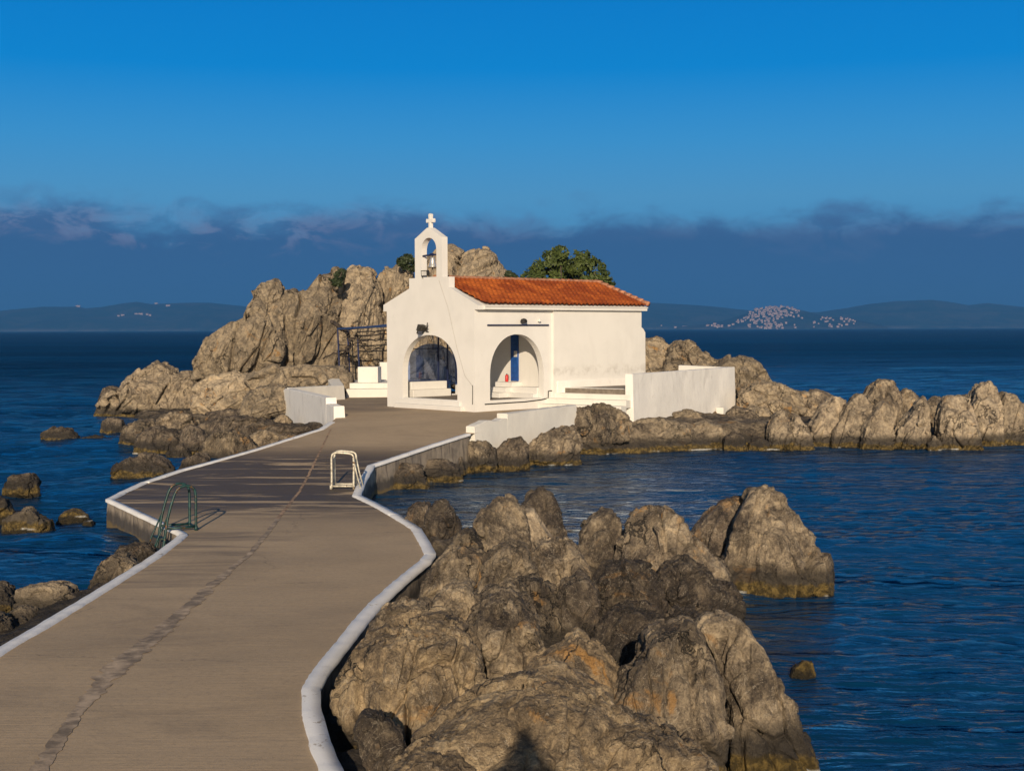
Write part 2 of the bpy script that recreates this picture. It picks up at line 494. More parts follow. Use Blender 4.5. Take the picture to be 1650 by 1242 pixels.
def concrete():
    m, t, bs = new_mat('path_concrete')
    g = t.n('ShaderNodeNewGeometry'); pos = g.outputs['Position']
    sp = t.n('ShaderNodeSeparateXYZ'); t.link(pos, sp.inputs[0])
    n0 = t.noise(pos, 0.35, 6, 0.6, 0.5)
    broom = t.noise(t.mapping(pos, scale=(0.5, 9.0, 1), rot=(0, 0, 0.12)), 1.6, 6, 0.65)
    n1 = t.noise(pos, 3.0, 8, 0.7)
    n2 = t.noise(pos, 60.0, 4, 0.75)
    c = t.mix(t.sstep(n0, 0.3, 0.7), (0.485, 0.36, 0.225), (0.39, 0.29, 0.182))
    c = t.mix(t.math('MULTIPLY', t.sstep(broom, 0.42, 0.70), 0.20), c, (0.30, 0.235, 0.17))
    c = t.mix(t.math('MULTIPLY', t.sstep(n1, 0.55, 0.75), 0.30), c, (0.28, 0.22, 0.165))
    c = t.mix(t.math('MULTIPLY', t.sstep(n2, 0.50, 0.72), 0.45), c, (0.22, 0.175, 0.13))
    c = t.mix(t.math('MULTIPLY', t.sstep(n2, 0.46, 0.30), 0.25), c, (0.52, 0.41, 0.30))
    sl = t.noise(t.mapping(pos, scale=(0.6, 1.3, 1)), 0.55, 7, 0.68, 1.0)
    c = t.mix(t.sstep(sl, 0.50, 0.68, 0.0, 0.42), c, (0.27, 0.205, 0.14))
    n15 = t.noise(pos, 13.0, 6, 0.7)
    c = t.mix(t.math('MULTIPLY', t.sstep(n15, 0.50, 0.68), 0.35), c, (0.25, 0.195, 0.14))
    c = t.mix(t.math('MULTIPLY', t.sstep(n15, 0.46, 0.32), 0.25), c, (0.52, 0.405, 0.28))
    # damp brown-black bands where the swell washes over the low part of the quay
    wn = t.noise(t.mapping(pos, scale=(0.20, 1.25, 1), rot=(0, 0, -0.05)), 0.75, 7, 0.66, 1.4)
    zone = t.math('MULTIPLY', t.sstep(sp.outputs[1], 27.5, 31.5), t.sstep(sp.outputs[1], 38.5, 43.0, 1.0, 0.0))
    damp = t.math('MULTIPLY', t.sstep(wn, 0.39, 0.48), zone)
    c = t.mix(t.math('MULTIPLY', damp, 0.92), c, (0.066, 0.048, 0.030))
    zone2 = t.math('MULTIPLY', t.sstep(sp.outputs[1], 19.0, 22.0), t.sstep(sp.outputs[1], 26.0, 29.0, 1.0, 0.0))
    zone2 = t.math('MULTIPLY', zone2, t.sstep(sp.outputs[0], -3.8, -5.2))
    d2 = t.math('MULTIPLY', t.sstep(wn, 0.47, 0.62), zone2)
    c = t.mix(t.math('MULTIPLY', d2, 0.6), c, (0.12, 0.10, 0.085))
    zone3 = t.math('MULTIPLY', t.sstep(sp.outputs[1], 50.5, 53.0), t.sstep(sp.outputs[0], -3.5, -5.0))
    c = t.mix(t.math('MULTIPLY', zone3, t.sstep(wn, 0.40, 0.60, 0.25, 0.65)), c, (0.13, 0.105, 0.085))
    # hairline cracks
    vor = t.n('ShaderNodeTexVoronoi', feature='DISTANCE_TO_EDGE')
    vv = t.n('ShaderNodeVectorMath', operation='ADD'); t.link(pos, vv.inputs[0])
    sv = t.n('ShaderNodeVectorMath', operation='SCALE'); t.link(t.noise(pos, 1.5, 5, 0.6, 0, 'Color'), sv.inputs[0]); sv.inputs['Scale'].default_value = 0.6
    t.link(sv.outputs[0], vv.inputs[1]); t.link(vv.outputs[0], vor.inputs['Vector']); vor.inputs['Scale'].default_value = 0.22
    crk = t.math('MULTIPLY', t.sstep(vor.outputs['Distance'], 0.004, 0.0), t.sstep(n0, 0.5, 0.6))
    c = t.mix(t.math('MULTIPLY', crk, 0.6), c, (0.12, 0.10, 0.08))
    t.link(c, bs.inputs['Base Color'])
    t.link(t.mix(damp, (0.9, 0.9, 0.9), (0.6, 0.6, 0.6)), bs.inputs['Roughness'])
    bs.inputs['Specular IOR Level'].default_value = 0.25
    h = t.math('ADD', t.math('MULTIPLY', n2, 0.5), t.math('ADD', broom, n1))
    t.link(t.bump(h, 0.35, 0.02), bs.inputs['Normal'])
    return m
M['path'] = concrete()

def quay_mat():
    m, t, bs = new_mat('quay_concrete')
    g = t.n('ShaderNodeNewGeometry'); pos = g.outputs['Position']
    sp = t.n('ShaderNodeSeparateXYZ'); t.link(pos, sp.inputs[0])
    n1 = t.noise(pos, 2.2, 7, 0.65, 0.4)
    st = t.noise(t.mapping(pos, scale=(3, 3, 0.4)), 2.0, 6, 0.6)
    n2 = t.noise(pos, 14, 6, 0.7)
    c = t.mix(t.sstep(n1, 0.35, 0.68), (0.34, 0.28, 0.21), (0.20, 0.165, 0.125))
    c = t.mix(t.math('MULTIPLY', t.sstep(st, 0.48, 0.66), 0.7), c, (0.10, 0.08, 0.065))
    zz = t.math('SUBTRACT', sp.outputs[2], t.math('MULTIPLY', t.math('SUBTRACT', n1, 0.5), 0.35))
    c = t.mix(t.sstep(zz, 0.30, 0.50, 0.85, 0.0), c, (0.035, 0.03, 0.026))
    c = t.mix(t.sstep(zz, 0.08, 0.17, 0.85, 0.0), c, (0.16, 0.11, 0.04))
    t.link(c, bs.inputs['Base Color']); bs.inputs['Roughness'].default_value = 0.85
    t.link(t.bump(t.math('ADD', n1, t.math('MULTIPLY', n2, 0.5)), 0.5, 0.06), bs.inputs['Normal'])
    return m
M['quay'] = quay_mat()
M['patch'] = simple('repair_mortar', (0.40, 0.30, 0.20), 0.9, 0, 0.55, 4, 0.5)
M['rust_seam'] = simple('rusty_seam', (0.36, 0.235, 0.14), 0.9, 0, 0.5, 3, 0.5)

def tile_mat():
    m, t, bs = new_mat('terracotta')
    v = t.n('ShaderNodeTexCoord').outputs['Object']
    n0 = t.noise(t.mapping(v, scale=(1, 0.5, 1), rot=(0, 0, 0.5)), 1.3, 5, 0.6, 0.4)
    br = t.n('ShaderNodeTexWhiteNoise')
    br.noise_dimensions = '3D'
    sn = t.n('ShaderNodeVectorMath', operation='SNAP'); t.link(v, sn.inputs[0]); sn.inputs[1].default_value = (0.235, 0.33, 10.0)
    t.link(sn.outputs[0], br.inputs['Vector'])
    n2 = t.noise(v, 16, 6, 0.7)
    c = t.mix(t.sstep(n0, 0.40, 0.64), (0.19, 0.036, 0.008), (0.41, 0.105, 0.019))
    c = t.mix(t.math('MULTIPLY', br.outputs[0], 0.55), c, (0.24, 0.055, 0.012))
    c = t.mix(t.math('MULTIPLY', t.sstep(n2, 0.54, 0.72), 0.55), c, (0.10, 0.04, 0.018))
    t.link(c, bs.inputs['Base Color']); bs.inputs['Roughness'].default_value = 0.8
    bs.inputs['Specular IOR Level'].default_value = 0.2
    t.link(t.bump(n2, 0.3, 0.02), bs.inputs['Normal'])
    return m
M['tile'] = tile_mat()
M['ridge_tile'] = simple('ridge_tile_clay', (0.44, 0.20, 0.11), 0.8, 0, 0.4, 6, 0.3)
M['blue'] = simple('blue_paint', (0.012, 0.075, 0.30), 0.5, 0, 0.25, 7, 0.1)
M['rail_blue'] = simple('faded_navy_paint', (0.02, 0.045, 0.13), 0.55, 0, 0.25, 7, 0.1)
M['dark_blue'] = simple('navy_paint', (0.012, 0.02, 0.07), 0.5, 0, 0.25, 7, 0.1)
M['black'] = simple('black_metal', (0.02, 0.019, 0.018), 0.55, 0.2, 0.3, 12, 0.1)
M['dark_grey'] = simple('dark_casing', (0.055, 0.05, 0.042), 0.5, 0.3, 0.4, 20, 0.1)
M['cable_grey'] = simple('grey_cable', (0.25, 0.23, 0.20), 0.7, 0, 0.2, 20, 0)
M['lens'] = simple('lamp_lens', (0.55, 0.53, 0.5), 0.15, 0.0, 0.1, 8, 0)
M['bell'] = simple('pale_bell_metal', (0.62, 0.60, 0.56), 0.35, 0.6, 0.2, 9, 0.05)
M['red'] = simple('red_paint', (0.55, 0.02, 0.015), 0.4, 0, 0.15, 8, 0.05)
M['floor'] = simple('porch_floor', (0.20, 0.165, 0.13), 0.85, 0, 0.3, 5, 0.3)
M['steel'] = simple('cream_painted_pipe', (0.58, 0.54, 0.44), 0.45, 0.2, 0.35, 12, 0.15)
M['green'] = simple('teal_painted_pipe', (0.012, 0.05, 0.048), 0.5, 0.1, 0.55, 14, 0.15)
def rusty(m, amt):
    t = NT(m.node_tree); bs = m.node_tree.nodes['Principled BSDF']
    src = bs.inputs['Base Color'].links[0].from_socket
    n = t.noise(t.n('ShaderNodeNewGeometry').outputs['Position'], 7.0, 6, 0.7)
    t.link(t.mix(t.sstep(n, 0.62 - amt, 0.68 - amt), src, (0.13, 0.06, 0.022)), bs.inputs['Base Color'])
rusty(M['steel'], 0.03); rusty(M['green'], 0.05)
M['rust'] = simple('rusty_pipe', (0.15, 0.075, 0.02), 0.8, 0.2, 0.5, 14, 0.3)
M['wood'] = simple('dry_vine_wood', (0.05, 0.038, 0.030), 0.9, 0, 0.4, 10, 0.4)
M['sand'] = simple('packed_sand', (0.36, 0.28, 0.19), 0.95, 0, 0.35, 4, 0.4)
M['bark'] = simple('bark', (0.09, 0.07, 0.05), 0.9, 0, 0.4, 8, 0.5)

def glass_mat():
    m, t, bs = new_mat('tinted_glazing')
    tr = t.n('ShaderNodeBsdfTransparent'); tr.inputs[0].default_value = (0.46, 0.55, 0.76, 1)
    gl = t.n('ShaderNodeBsdfGlossy'); gl.inputs[0].default_value = (0.8, 0.85, 1, 1); gl.inputs['Roughness'].default_value = 0.03
    df = t.n('ShaderNodeBsdfDiffuse'); df.inputs[0].default_value = (0.03, 0.06, 0.13, 1)
    v = t.n('ShaderNodeNewGeometry').outputs['Position']
    fac = t.sstep(t.noise(v, 1.1, 5, 0.6, 0.6), 0.42, 0.66, 0.05, 0.25)
    mx = t.n('ShaderNodeMixShader'); t.link(fac, mx.inputs[0]); t.link(tr.outputs[0], mx.inputs[1]); t.link(df.outputs[0], mx.inputs[2])
    m2 = t.n('ShaderNodeMixShader'); m2.inputs[0].default_value = 0.12; t.link(mx.outputs[0], m2.inputs[1]); t.link(gl.outputs[0], m2.inputs[2])
    t.link(m2.outputs[0], m.node_tree.nodes['Material Output'].inputs['Surface'])
    return m
M['glass'] = glass_mat()

def leaf_mat(name, a, b):
    m, t, bs = new_mat(name)
    v = t.n('ShaderNodeNewGeometry').outputs['Position']
    n = t.noise(v, 1.6, 5, 0.6)
    n2 = t.noise(v, 14, 3, 0.6)
    c = t.mix(t.sstep(t.math('ADD', t.math('MULTIPLY', n, 0.5), t.math('MULTIPLY', n2, 0.5)), 0.38, 0.62), a, b)
    t.link(c, bs.inputs['Base Color']); bs.inputs['Roughness'].default_value = 0.6
    bs.inputs['Specular IOR Level'].default_value = 0.3
    return m
M['leaf'] = leaf_mat('foliage', (0.026, 0.044, 0.011), (0.085, 0.108, 0.026))
M['leaf_dark'] = leaf_mat('dark_foliage', (0.016, 0.026, 0.012), (0.040, 0.055, 0.020))

def water_mat():
    m, t, bs = new_mat('sea_water')
    g = t.n('ShaderNodeNewGeometry'); pos = g.outputs['Position']
    a = t.noise(t.mapping(pos, scale=(0.55, 1.0, 1), rot=(0, 0, 0.15)), 1.5, 6, 0.6, 0.4)
    b = t.noise(t.mapping(pos, scale=(0.7, 1.0, 1), rot=(0, 0, -0.2)), 5.5, 4, 0.6, 0.2)
    far = t.noise(t.mapping(pos, scale=(0.25, 1.0, 1), rot=(0, 0, 0.06)), 0.16, 6, 0.62, 0.4)
    h = t.math('ADD', t.math('MULTIPLY', a, 0.55), t.math('MULTIPLY', b, 0.16))
    nrm = t.bump(h, 0.75, 0.26)
    nrm = t.bump(far, 0.7, 1.6, nrm)
    t.link(nrm, bs.inputs['Normal'])
    big = t.noise(t.mapping(pos, scale=(0.2, 1.0, 1)), 0.03, 4, 0.5, 0.3)
    c = t.mix(t.sstep(big, 0.35, 0.65), (0.0008, 0.018, 0.049), (0.0012, 0.033, 0.088))
    sp0 = t.n('ShaderNodeSeparateXYZ'); t.link(pos, sp0.inputs[0])
    cove = t.math('MULTIPLY', t.sstep(sp0.outputs[0], 1.0, 8.0), t.sstep(sp0.outputs[1], 60, 50))
    c = t.mix(t.math('MULTIPLY', cove, 0.75), c, (0.0014, 0.043, 0.118))
    # scattered whitecaps far out on the open sea
    sp = t.n('ShaderNodeSeparateXYZ'); t.link(pos, sp.inputs[0])
    wc = t.noise(t.mapping(pos, scale=(0.16, 0.5, 1)), 0.35, 3, 0.5)
    wc2 = t.noise(t.mapping(pos, scale=(0.12, 0.04, 1)), 0.12, 2, 0.5)
    cap = t.math('MULTIPLY', t.sstep(wc, 0.735, 0.76), t.sstep(wc2, 0.55, 0.62))
    cap = t.math('MULTIPLY', cap, t.sstep(sp.outputs[1], 120, 260))
    c = t.mix(cap, c, (0.6, 0.62, 0.64))
    df = t.n('ShaderNodeBsdfDiffuse'); t.link(c, df.inputs[0]); t.link(nrm, df.inputs['Normal'])
    gl = t.n('ShaderNodeBsdfGlossy'); t.link(nrm, gl.inputs['Normal']); gl.inputs[0].default_value = (0.85, 0.94, 1, 1)
    t.link(t.sstep(sp.outputs[1], 40, 900, 0.05, 0.25), gl.inputs['Roughness'])
    fr = t.n('ShaderNodeFresnel'); fr.inputs['IOR'].default_value = 1.33; t.link(nrm, fr.inputs['Normal'])
    # unresolved steep wavelets limit how much of the low sky the far water mirrors
    cap_ = t.sstep(sp.outputs[1], 25, 260, 0.58, 0.15)
    calm = t.math('MULTIPLY', t.sstep(sp.outputs[0], -6.5, -4.0), t.sstep(sp.outputs[1], 66, 58))
    cap_ = t.math('ADD', t.math('MULTIPLY', t.math('MULTIPLY', calm, t.sstep(sp0.outputs[0], 4.5, 1.0)), 0.36), cap_)
    cap_ = t.math('SUBTRACT', cap_, t.math('MULTIPLY', t.sstep(sp.outputs[0], -3, -9), 0.25))
    cap_ = t.math('SUBTRACT', cap_, t.math('MULTIPLY', cove, 0.30))
    fac = t.math('MINIMUM', fr.outputs[0], t.math('MAXIMUM', cap_, 0.12))
    mx = t.n('ShaderNodeMixShader'); t.link(fac, mx.inputs[0]); t.link(df.outputs[0], mx.inputs[1]); t.link(gl.outputs[0], mx.inputs[2])
    t.link(mx.outputs[0], m.node_tree.nodes['Material Output'].inputs['Surface'])
    return m
M['water'] = water_mat()
M['foam'] = simple('sea_foam', (0.75, 0.74, 0.70), 0.8, 0, 0.2, 6, 0.2)

# ------------------------------------------------------------------ the sea
def build_sea():
    ys = np.concatenate([np.array([531.45, 531.8, 532.2, 532.7]), np.arange(533.3, 760, 0.75), np.arange(760, 1300, 0.95), np.array([1500, 1900, 2600, 4000.0])])
    D = 10120.0 / (ys - 531.0)
    tn = np.concatenate([np.linspace(-1.6, -0.46, 30)[:-1], np.linspace(-0.46, 0.46, 560), np.linspace(0.46, 1.6, 30)[1:]])
    DD, TT = np.meshgrid(D, tn, indexing='ij')
    X = (DD * TT).ravel(); Y = DD.ravel()
    dD = np.abs(np.gradient(D))[:, None].repeat(len(tn), 1).ravel()
    open_sea = np.clip(smooth(-X, 6, 10) + smooth(Y, 62, 75), 0, 1)
    Z = np.zeros_like(X)
    rnd = random.Random(5)
    for lam, a_open, a_pool, sx, rot in ((9.0, 0.26, 0.0, 0.35, 0.10), (4.2, 0.20, 0.020, 0.42, -0.12), (2.1, 0.14, 0.040, 0.5, 0.2), (1.0, 0.075, 0.044, 0.55, -0.25), (0.5, 0.034, 0.030, 0.6, 0.3), (0.26, 0.015, 0.015, 0.7, -0.1)):
        c, s = math.cos(rot), math.sin(rot)
        p = np.stack([(X * c - Y * s) * sx / lam, (X * s + Y * c) / lam, np.full_like(X, lam * 3.3)], 1)
        n = perlin(p)
        n = np.sign(n) * np.abs(n) ** 0.9
        att = np.clip(lam / (2.2 * dD) - 0.2, 0, 1)
        Z += n * (a_open * open_sea + a_pool * (1 - open_sea)) * att
    r, c = len(D), len(tn)
    idx = np.arange(r * c).reshape(r, c)
    q = np.stack([idx[:-1, :-1].ravel(), idx[:-1, 1:].ravel(), idx[1:, 1:].ravel(), idx[1:, :-1].ravel()], 1)
    q = q[:, ::-1]
    return tag(fast_mesh('sea', np.stack([X, Y, Z], 1), q, M['water']), kind='structure')
sea = build_sea()

# ------------------------------------------------------------------ far hills, towns, and the air in between
def hill_mat():
    m, t, bs = new_mat('hill_scrub')
    pos = t.n('ShaderNodeNewGeometry').outputs['Position']
    sp = t.n('ShaderNodeSeparateXYZ'); t.link(pos, sp.inputs[0])
    n = t.noise(pos, 0.004, 8, 0.65, 0.4)
    c = t.mix(t.sstep(n, 0.42, 0.62), (0.018, 0.036, 0.046), (0.050, 0.058, 0.058))
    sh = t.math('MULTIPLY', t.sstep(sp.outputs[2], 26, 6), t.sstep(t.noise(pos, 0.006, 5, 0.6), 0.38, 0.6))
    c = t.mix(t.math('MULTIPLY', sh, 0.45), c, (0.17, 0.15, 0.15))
    t.link(c, bs.inputs['Base Color']); bs.inputs['Roughness'].default_value = 1.0
    bs.inputs['Specular IOR Level'].default_value = 0.0
    return m
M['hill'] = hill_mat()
def build_hill(prof, D0, D1, seed):
    px = np.arange(prof[0][0], prof[-1][0] + 1, 5.0)
    yy = np.interp(px, [p[0] for p in prof], [p[1] for p in prof])
    rows = 26
    Dm = D1
    co = []
    hz = 530.6 - ROLL * -1 * 0 - (px - 825) * 0.0033
    for i in range(rows):
        f = i / (rows - 1)
        D = D0 + (D1 - D0) * f * 1.4
        prf = np.sin(np.clip(f * 1.4, 0, 2) * math.pi / 2) if f * 1.4 <= 1 else math.cos((f * 1.4 - 1) * math.pi / 2 * 1.6)
        crest = np.maximum((hz - yy) / FPX * D1 + CAM_Z, 4)
        X = (px - 825) / FPX * D
        Y = np.full_like(px, D)
        p = np.stack([X * 0.0022, Y * 0.0022, np.full_like(px, seed)], 1)
        z = crest * prf + fbm(p, 5, 0.55) * 30 * (prf * (1 - prf) * 2.5 + 0.05) * (crest / 150)
        if i == 0: z = np.full_like(px, -4.0)
        co.append(np.stack([X, Y, z], 1))
    co = np.concatenate(co)
    c = len(px)
    idx = np.arange(rows * c).reshape(rows, c)
    q = np.stack([idx[:-1, :-1].ravel(), idx[:-1, 1:].ravel(), idx[1:, 1:].ravel(), idx[1:, :-1].ravel()], 1)
    o = tag(fast_mesh('hill', co, q, M['hill']), kind='structure')
    def surf(pxx, f):
        D = D0 + (D1 - D0) * f
        j = int(np.clip(round((pxx - px[0]) / 5.0), 0, c - 1))
        fi = f / 1.4 * (rows - 1)
        i0 = int(fi); a = fi - i0
        z = co[i0 * c + j, 2] * (1 - a) + co[min(i0 + 1, rows - 1) * c + j, 2] * a
        return np.array([(pxx - 825) / FPX * D, D, z])
    return o, surf
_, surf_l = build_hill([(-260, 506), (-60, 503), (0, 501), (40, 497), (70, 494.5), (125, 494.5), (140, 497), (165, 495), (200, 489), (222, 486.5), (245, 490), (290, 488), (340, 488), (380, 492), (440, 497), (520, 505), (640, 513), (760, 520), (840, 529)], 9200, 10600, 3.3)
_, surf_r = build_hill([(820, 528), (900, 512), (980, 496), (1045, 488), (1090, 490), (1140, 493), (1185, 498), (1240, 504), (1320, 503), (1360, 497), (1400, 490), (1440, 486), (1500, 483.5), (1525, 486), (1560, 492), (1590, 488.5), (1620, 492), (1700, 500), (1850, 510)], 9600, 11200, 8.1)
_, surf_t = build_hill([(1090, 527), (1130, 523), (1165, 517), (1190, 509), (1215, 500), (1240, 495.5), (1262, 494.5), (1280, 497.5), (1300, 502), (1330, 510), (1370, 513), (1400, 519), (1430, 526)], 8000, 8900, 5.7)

wall_h = simple('house_wall', (0.37, 0.275, 0.255), 0.9, 0, 0.1, 0.05, 0)
roof_h = simple('house_roof', (0.26, 0.13, 0.10), 0.9, 0, 0.2, 0.05, 0)
def house_mesh(name, wx, wy, h, rh):
    me = bpy.data.meshes.new(name)
    a, b = wx / 2, wy / 2
    v = [(-a, -b, -5), (a, -b, -5), (a, b, -5), (-a, b, -5), (-a, -b, h), (a, -b, h), (a, b, h), (-a, b, h), (-a, 0, h + rh), (a, 0, h + rh)]
    f = [(0, 1, 5, 4), (1, 2, 6, 9, 5), (2, 3, 7, 6), (3, 0, 4, 8, 7), (4, 5, 9, 8), (6, 7, 8, 9)]
    me.from_pydata(v, [], f); me.materials.append(wall_h); me.materials.append(roof_h)
    me.polygons[4].material_index = 1; me.polygons[5].material_index = 1
    me.update()
    return me
HM = [house_mesh('house', 11, 9, 7, 2.2), house_mesh('house', 16, 10, 9, 2.5), house_mesh('house', 9, 9, 10, 1.6), house_mesh('house', 26, 11, 8, 1.2)]
rnd = random.Random(11)
def add_house(surf, px, f, label, group, k=None, sc_=1.0):
    me = HM[rnd.randrange(3) if k is None else k]
    o = bpy.data.objects.new('house', me); COL.objects.link(o)
    p = surf(px, f); o.location = p
    o.rotation_euler.z = rnd.uniform(-0.5, 0.5); s = sc_ * rnd.uniform(0.7, 1.2)
    o.scale = (s, s, s)
    tag(o, label, 'house', group)
n_h = 0
while n_h < 225:
    px = rnd.gauss(1242, 34); f = rnd.uniform(0.02, 0.93)
    lo = 1172 + f * 45; hi = 1305 - f * 25
    if not (lo < px < hi): continue
    if px > 1262 and f < 0.28 and rnd.random() < 0.8: continue
    add_house(surf_t, px, f, 'tiny pale house among the packed houses of the far hill town', 'houses of the town on the far hill'); n_h += 1
for _ in range(34):
    px = rnd.uniform(1308, 1388)
    add_house(surf_t, px, rnd.uniform(0.05, 0.7), 'tiny pale house on the low slope trailing right of the far hill town', 'houses trailing right of the far town')
for _ in range(12):
    add_house(surf_t, rnd.uniform(1140, 1178), rnd.uniform(0.03, 0.5), 'tiny pale house on the shore just left of the far hill town', 'houses on the shore left of the far town')
for px, f, k in ((1096, 0.02, 3), (1104, 0.04, 3), (1110, 0.03, 1), (1088, 0.03, 1), (1066, 0.06, 0)):
    add_house(surf_r, px, f, 'long white building on the far shore close right of the chapel roof', 'white buildings on the far shore beside the chapel', k, 1.3)
for px, f in ((192, 0.38), (199, 0.40), (221, 0.39), (228, 0.39), (238, 0.40), (243, 0.39)):
    add_house(surf_l, px, f, 'long white building in a row halfway up the far left hill', 'white buildings halfway up the left hill', 3 if px in (199, 221, 228) else 1, 1.25)
add_house(surf_l, 272, 0.62, 'white building alone above the row on the far left hill', None, 3, 1.3)
add_house(surf_l, 253, 0.93, 'white building on the crest of the far left hill behind the row', None, 3, 1.1)
add_house(surf_l, 127, 0.96, 'white building on the crest at the outer left end of the far hill', None, 3, 1.1)
add_house(surf_r, 1406, 0.05, 'single white building on the shore between the town and the right hills', None, 2, 1.3)

def build_haze():
    mb = MB(); mb.box(-9000, 9000, -40, 12500, -6.0, 310)
    m = bpy.data.materials.new('sea_air'); m.use_nodes = True
    nt = m.node_tree; nt.nodes.clear()
    out = nt.nodes.new('ShaderNodeOutputMaterial'); pv = nt.nodes.new('ShaderNodeVolumePrincipled')
    pv.inputs['Color'].default_value = (0.085, 0.31, 0.70, 1)
    pv.inputs['Density'].default_value = 1.05e-4
    pv.inputs['Anisotropy'].default_value = 0.0
    nt.links.new(pv.outputs[0], out.inputs['Volume'])
    o = mb.build('haze', m); tag(o, kind='stuff')
build_haze()

# ------------------------------------------------------------------ path, kerbs, quay walls, terrace
L_PX = [(-420, 1345), (-200, 1175), (0, 1047), (60, 1012), (130, 970), (200, 927), (250, 895), (281, 872), (291, 863), (284, 858), (262, 848), (215, 826), (172, 806), (195, 794), (230, 778), (290, 758), (350, 742), (420, 722), (480, 703), (515, 692), (533, 681)]
R_PX = [(700, 1600), (620, 1420), (575, 1310), (548, 1245), (528, 1200), (514, 1150), (511, 1112), (530, 1078), (560, 1040), (588, 1003), (612, 975), (650, 940), (692, 905), (700, 894), (690, 875), (676, 853), (640, 830), (600, 809), (579, 799), (588, 776), (602, 751), (650, 735), (700, 718), (757, 700)]
Lw = np.array([on_path(*p) for p in L_PX]); Rw = np.array([on_path(*p) for p in R_PX])
def extend(W, Y0):
    d = (W[0] - W[1]); k = (W[0, 1] - Y0) / -d[1] if d[1] else 0
    return np.vstack([[W[0, 0] + d[0] * min(k, 3) * 0.6, Y0, W[0, 2]], W])
Lw = extend(Lw, 3.0); Rw = extend(Rw, 3.0)
TL = np.array([[-6.30, 48.8], [-9.55, 57.8], [-7.6, 63.6], [-6.8, 66.0]])
TR = np.array([[2.15, 49.8], [4.5, 52.4], [6.5, 57.0], [6.8, 66.0]])
def mono(W):
    W = W[np.argsort(W[:, 1], kind='stable')]; return W
Lall = mono(np.vstack([Lw[:, :2], TL])); Rall = mono(np.vstack([Rw[:, :2], TR]))
def xl(Y): return np.interp(Y, Lall[:, 1], Lall[:, 0])
def xr(Y): return np.interp(Y, Rall[:, 1], Rall[:, 0])
def path_surf(X, Y):
    return path_z(Y) + 0.012 * fbm(np.stack([X * 0.5, Y * 0.5, X * 0], 1), 3)
def build_path():
    Ys = np.unique(np.concatenate([np.arange(3.0, 66.0, 0.2), Lall[:, 1], Rall[:, 1]]))
    Ys = Ys[(Ys >= 3.0) & (Ys <= 66)]
    n = 24
    u = np.linspace(0, 1, n)
    X = xl(Ys)[:, None] * (1 - u) + xr(Ys)[:, None] * u
    Y = Ys[:, None].repeat(n, 1)
    Z = path_z(Y)
    Z = path_surf(X.ravel(), Y.ravel()).reshape(X.shape)
    idx = np.arange(X.size).reshape(X.shape)
    q = np.stack([idx[:-1, :-1].ravel(), idx[:-1, 1:].ravel(), idx[1:, 1:].ravel(), idx[1:, :-1].ravel()], 1)
    return tag(fast_mesh('path', np.stack([X.ravel(), Y.ravel(), Z.ravel()], 1), q, M['path']), kind='structure')
path = build_path()

def resample(P, step):
    P = np.asarray(P, float)
    d = np.concatenate([[0], np.cumsum(np.linalg.norm(np.diff(P[:, :2], axis=0), axis=1))])
    n = max(2, int(d[-1] / step))
    t = np.linspace(0, d[-1], n)
    t = np.unique(np.concatenate([t, d]))
    return np.stack([np.interp(t, d, P[:, k]) for k in range(P.shape[1])], 1)
def offset_normals(P, side):
    t = np.gradient(P[:, :2], axis=0)
    t /= np.linalg.norm(t, axis=1)[:, None] + 1e-9
    return np.stack([t[:, 1], -t[:, 0]], 1) * side
def build_kerb(W, side, width, name):
    P = resample(W, 0.12)
    nin = offset_normals(P, side)          # towards the path
    jit = perlin(np.stack([P[:, 0] * 3, P[:, 1] * 3, P[:, 0] * 0 + side], 1))
    jit2 = perlin(np.stack([P[:, 0] * 9, P[:, 1] * 9, P[:, 0] * 0 + 4 + side], 1))
    jo = perlin(np.stack([P[:, 0] * 2, P[:, 1] * 2, P[:, 0] * 0 + 9], 1))
    z = path_z(P[:, 1])
    wd = width * (1 + 0.07 * jit + 0.06 * jit2)
    rows = []
    rows.append(np.stack([P[:, 0] - nin[:, 0] * (0.03 + 0.012 * jo), P[:, 1] - nin[:, 1] * (0.03 + 0.012 * jo), z - 0.035], 1))
    rows.append(np.stack([P[:, 0] - nin[:, 0] * (0.03 + 0.012 * jo), P[:, 1] - nin[:, 1] * (0.03 + 0.012 * jo), z + 0.03 + 0.004 * jit], 1))
    rows.append(np.stack([P[:, 0] + nin[:, 0] * wd * 0.9, P[:, 1] + nin[:, 1] * wd * 0.9, z + 0.03 + 0.004 * jit2], 1))
    rows.append(np.stack([P[:, 0] + nin[:, 0] * wd, P[:, 1] + nin[:, 1] * wd, z - 0.03], 1))
    co = np.concatenate(rows); n = len(P)
    q = []
    for r in range(3):
        for i in range(n - 1):
            a = r * n + i
            q.append((a, a + 1, a + 1 + n, a + n) if side < 0 else (a, a + n, a + 1 + n, a + 1))
    return tag(fast_mesh('kerb', co, np.array(q), M['kerb'], False), kind='structure')
build_kerb(Lw, 1, 0.15, 'kerb')
build_kerb(Rw, -1, 0.185, 'kerb')

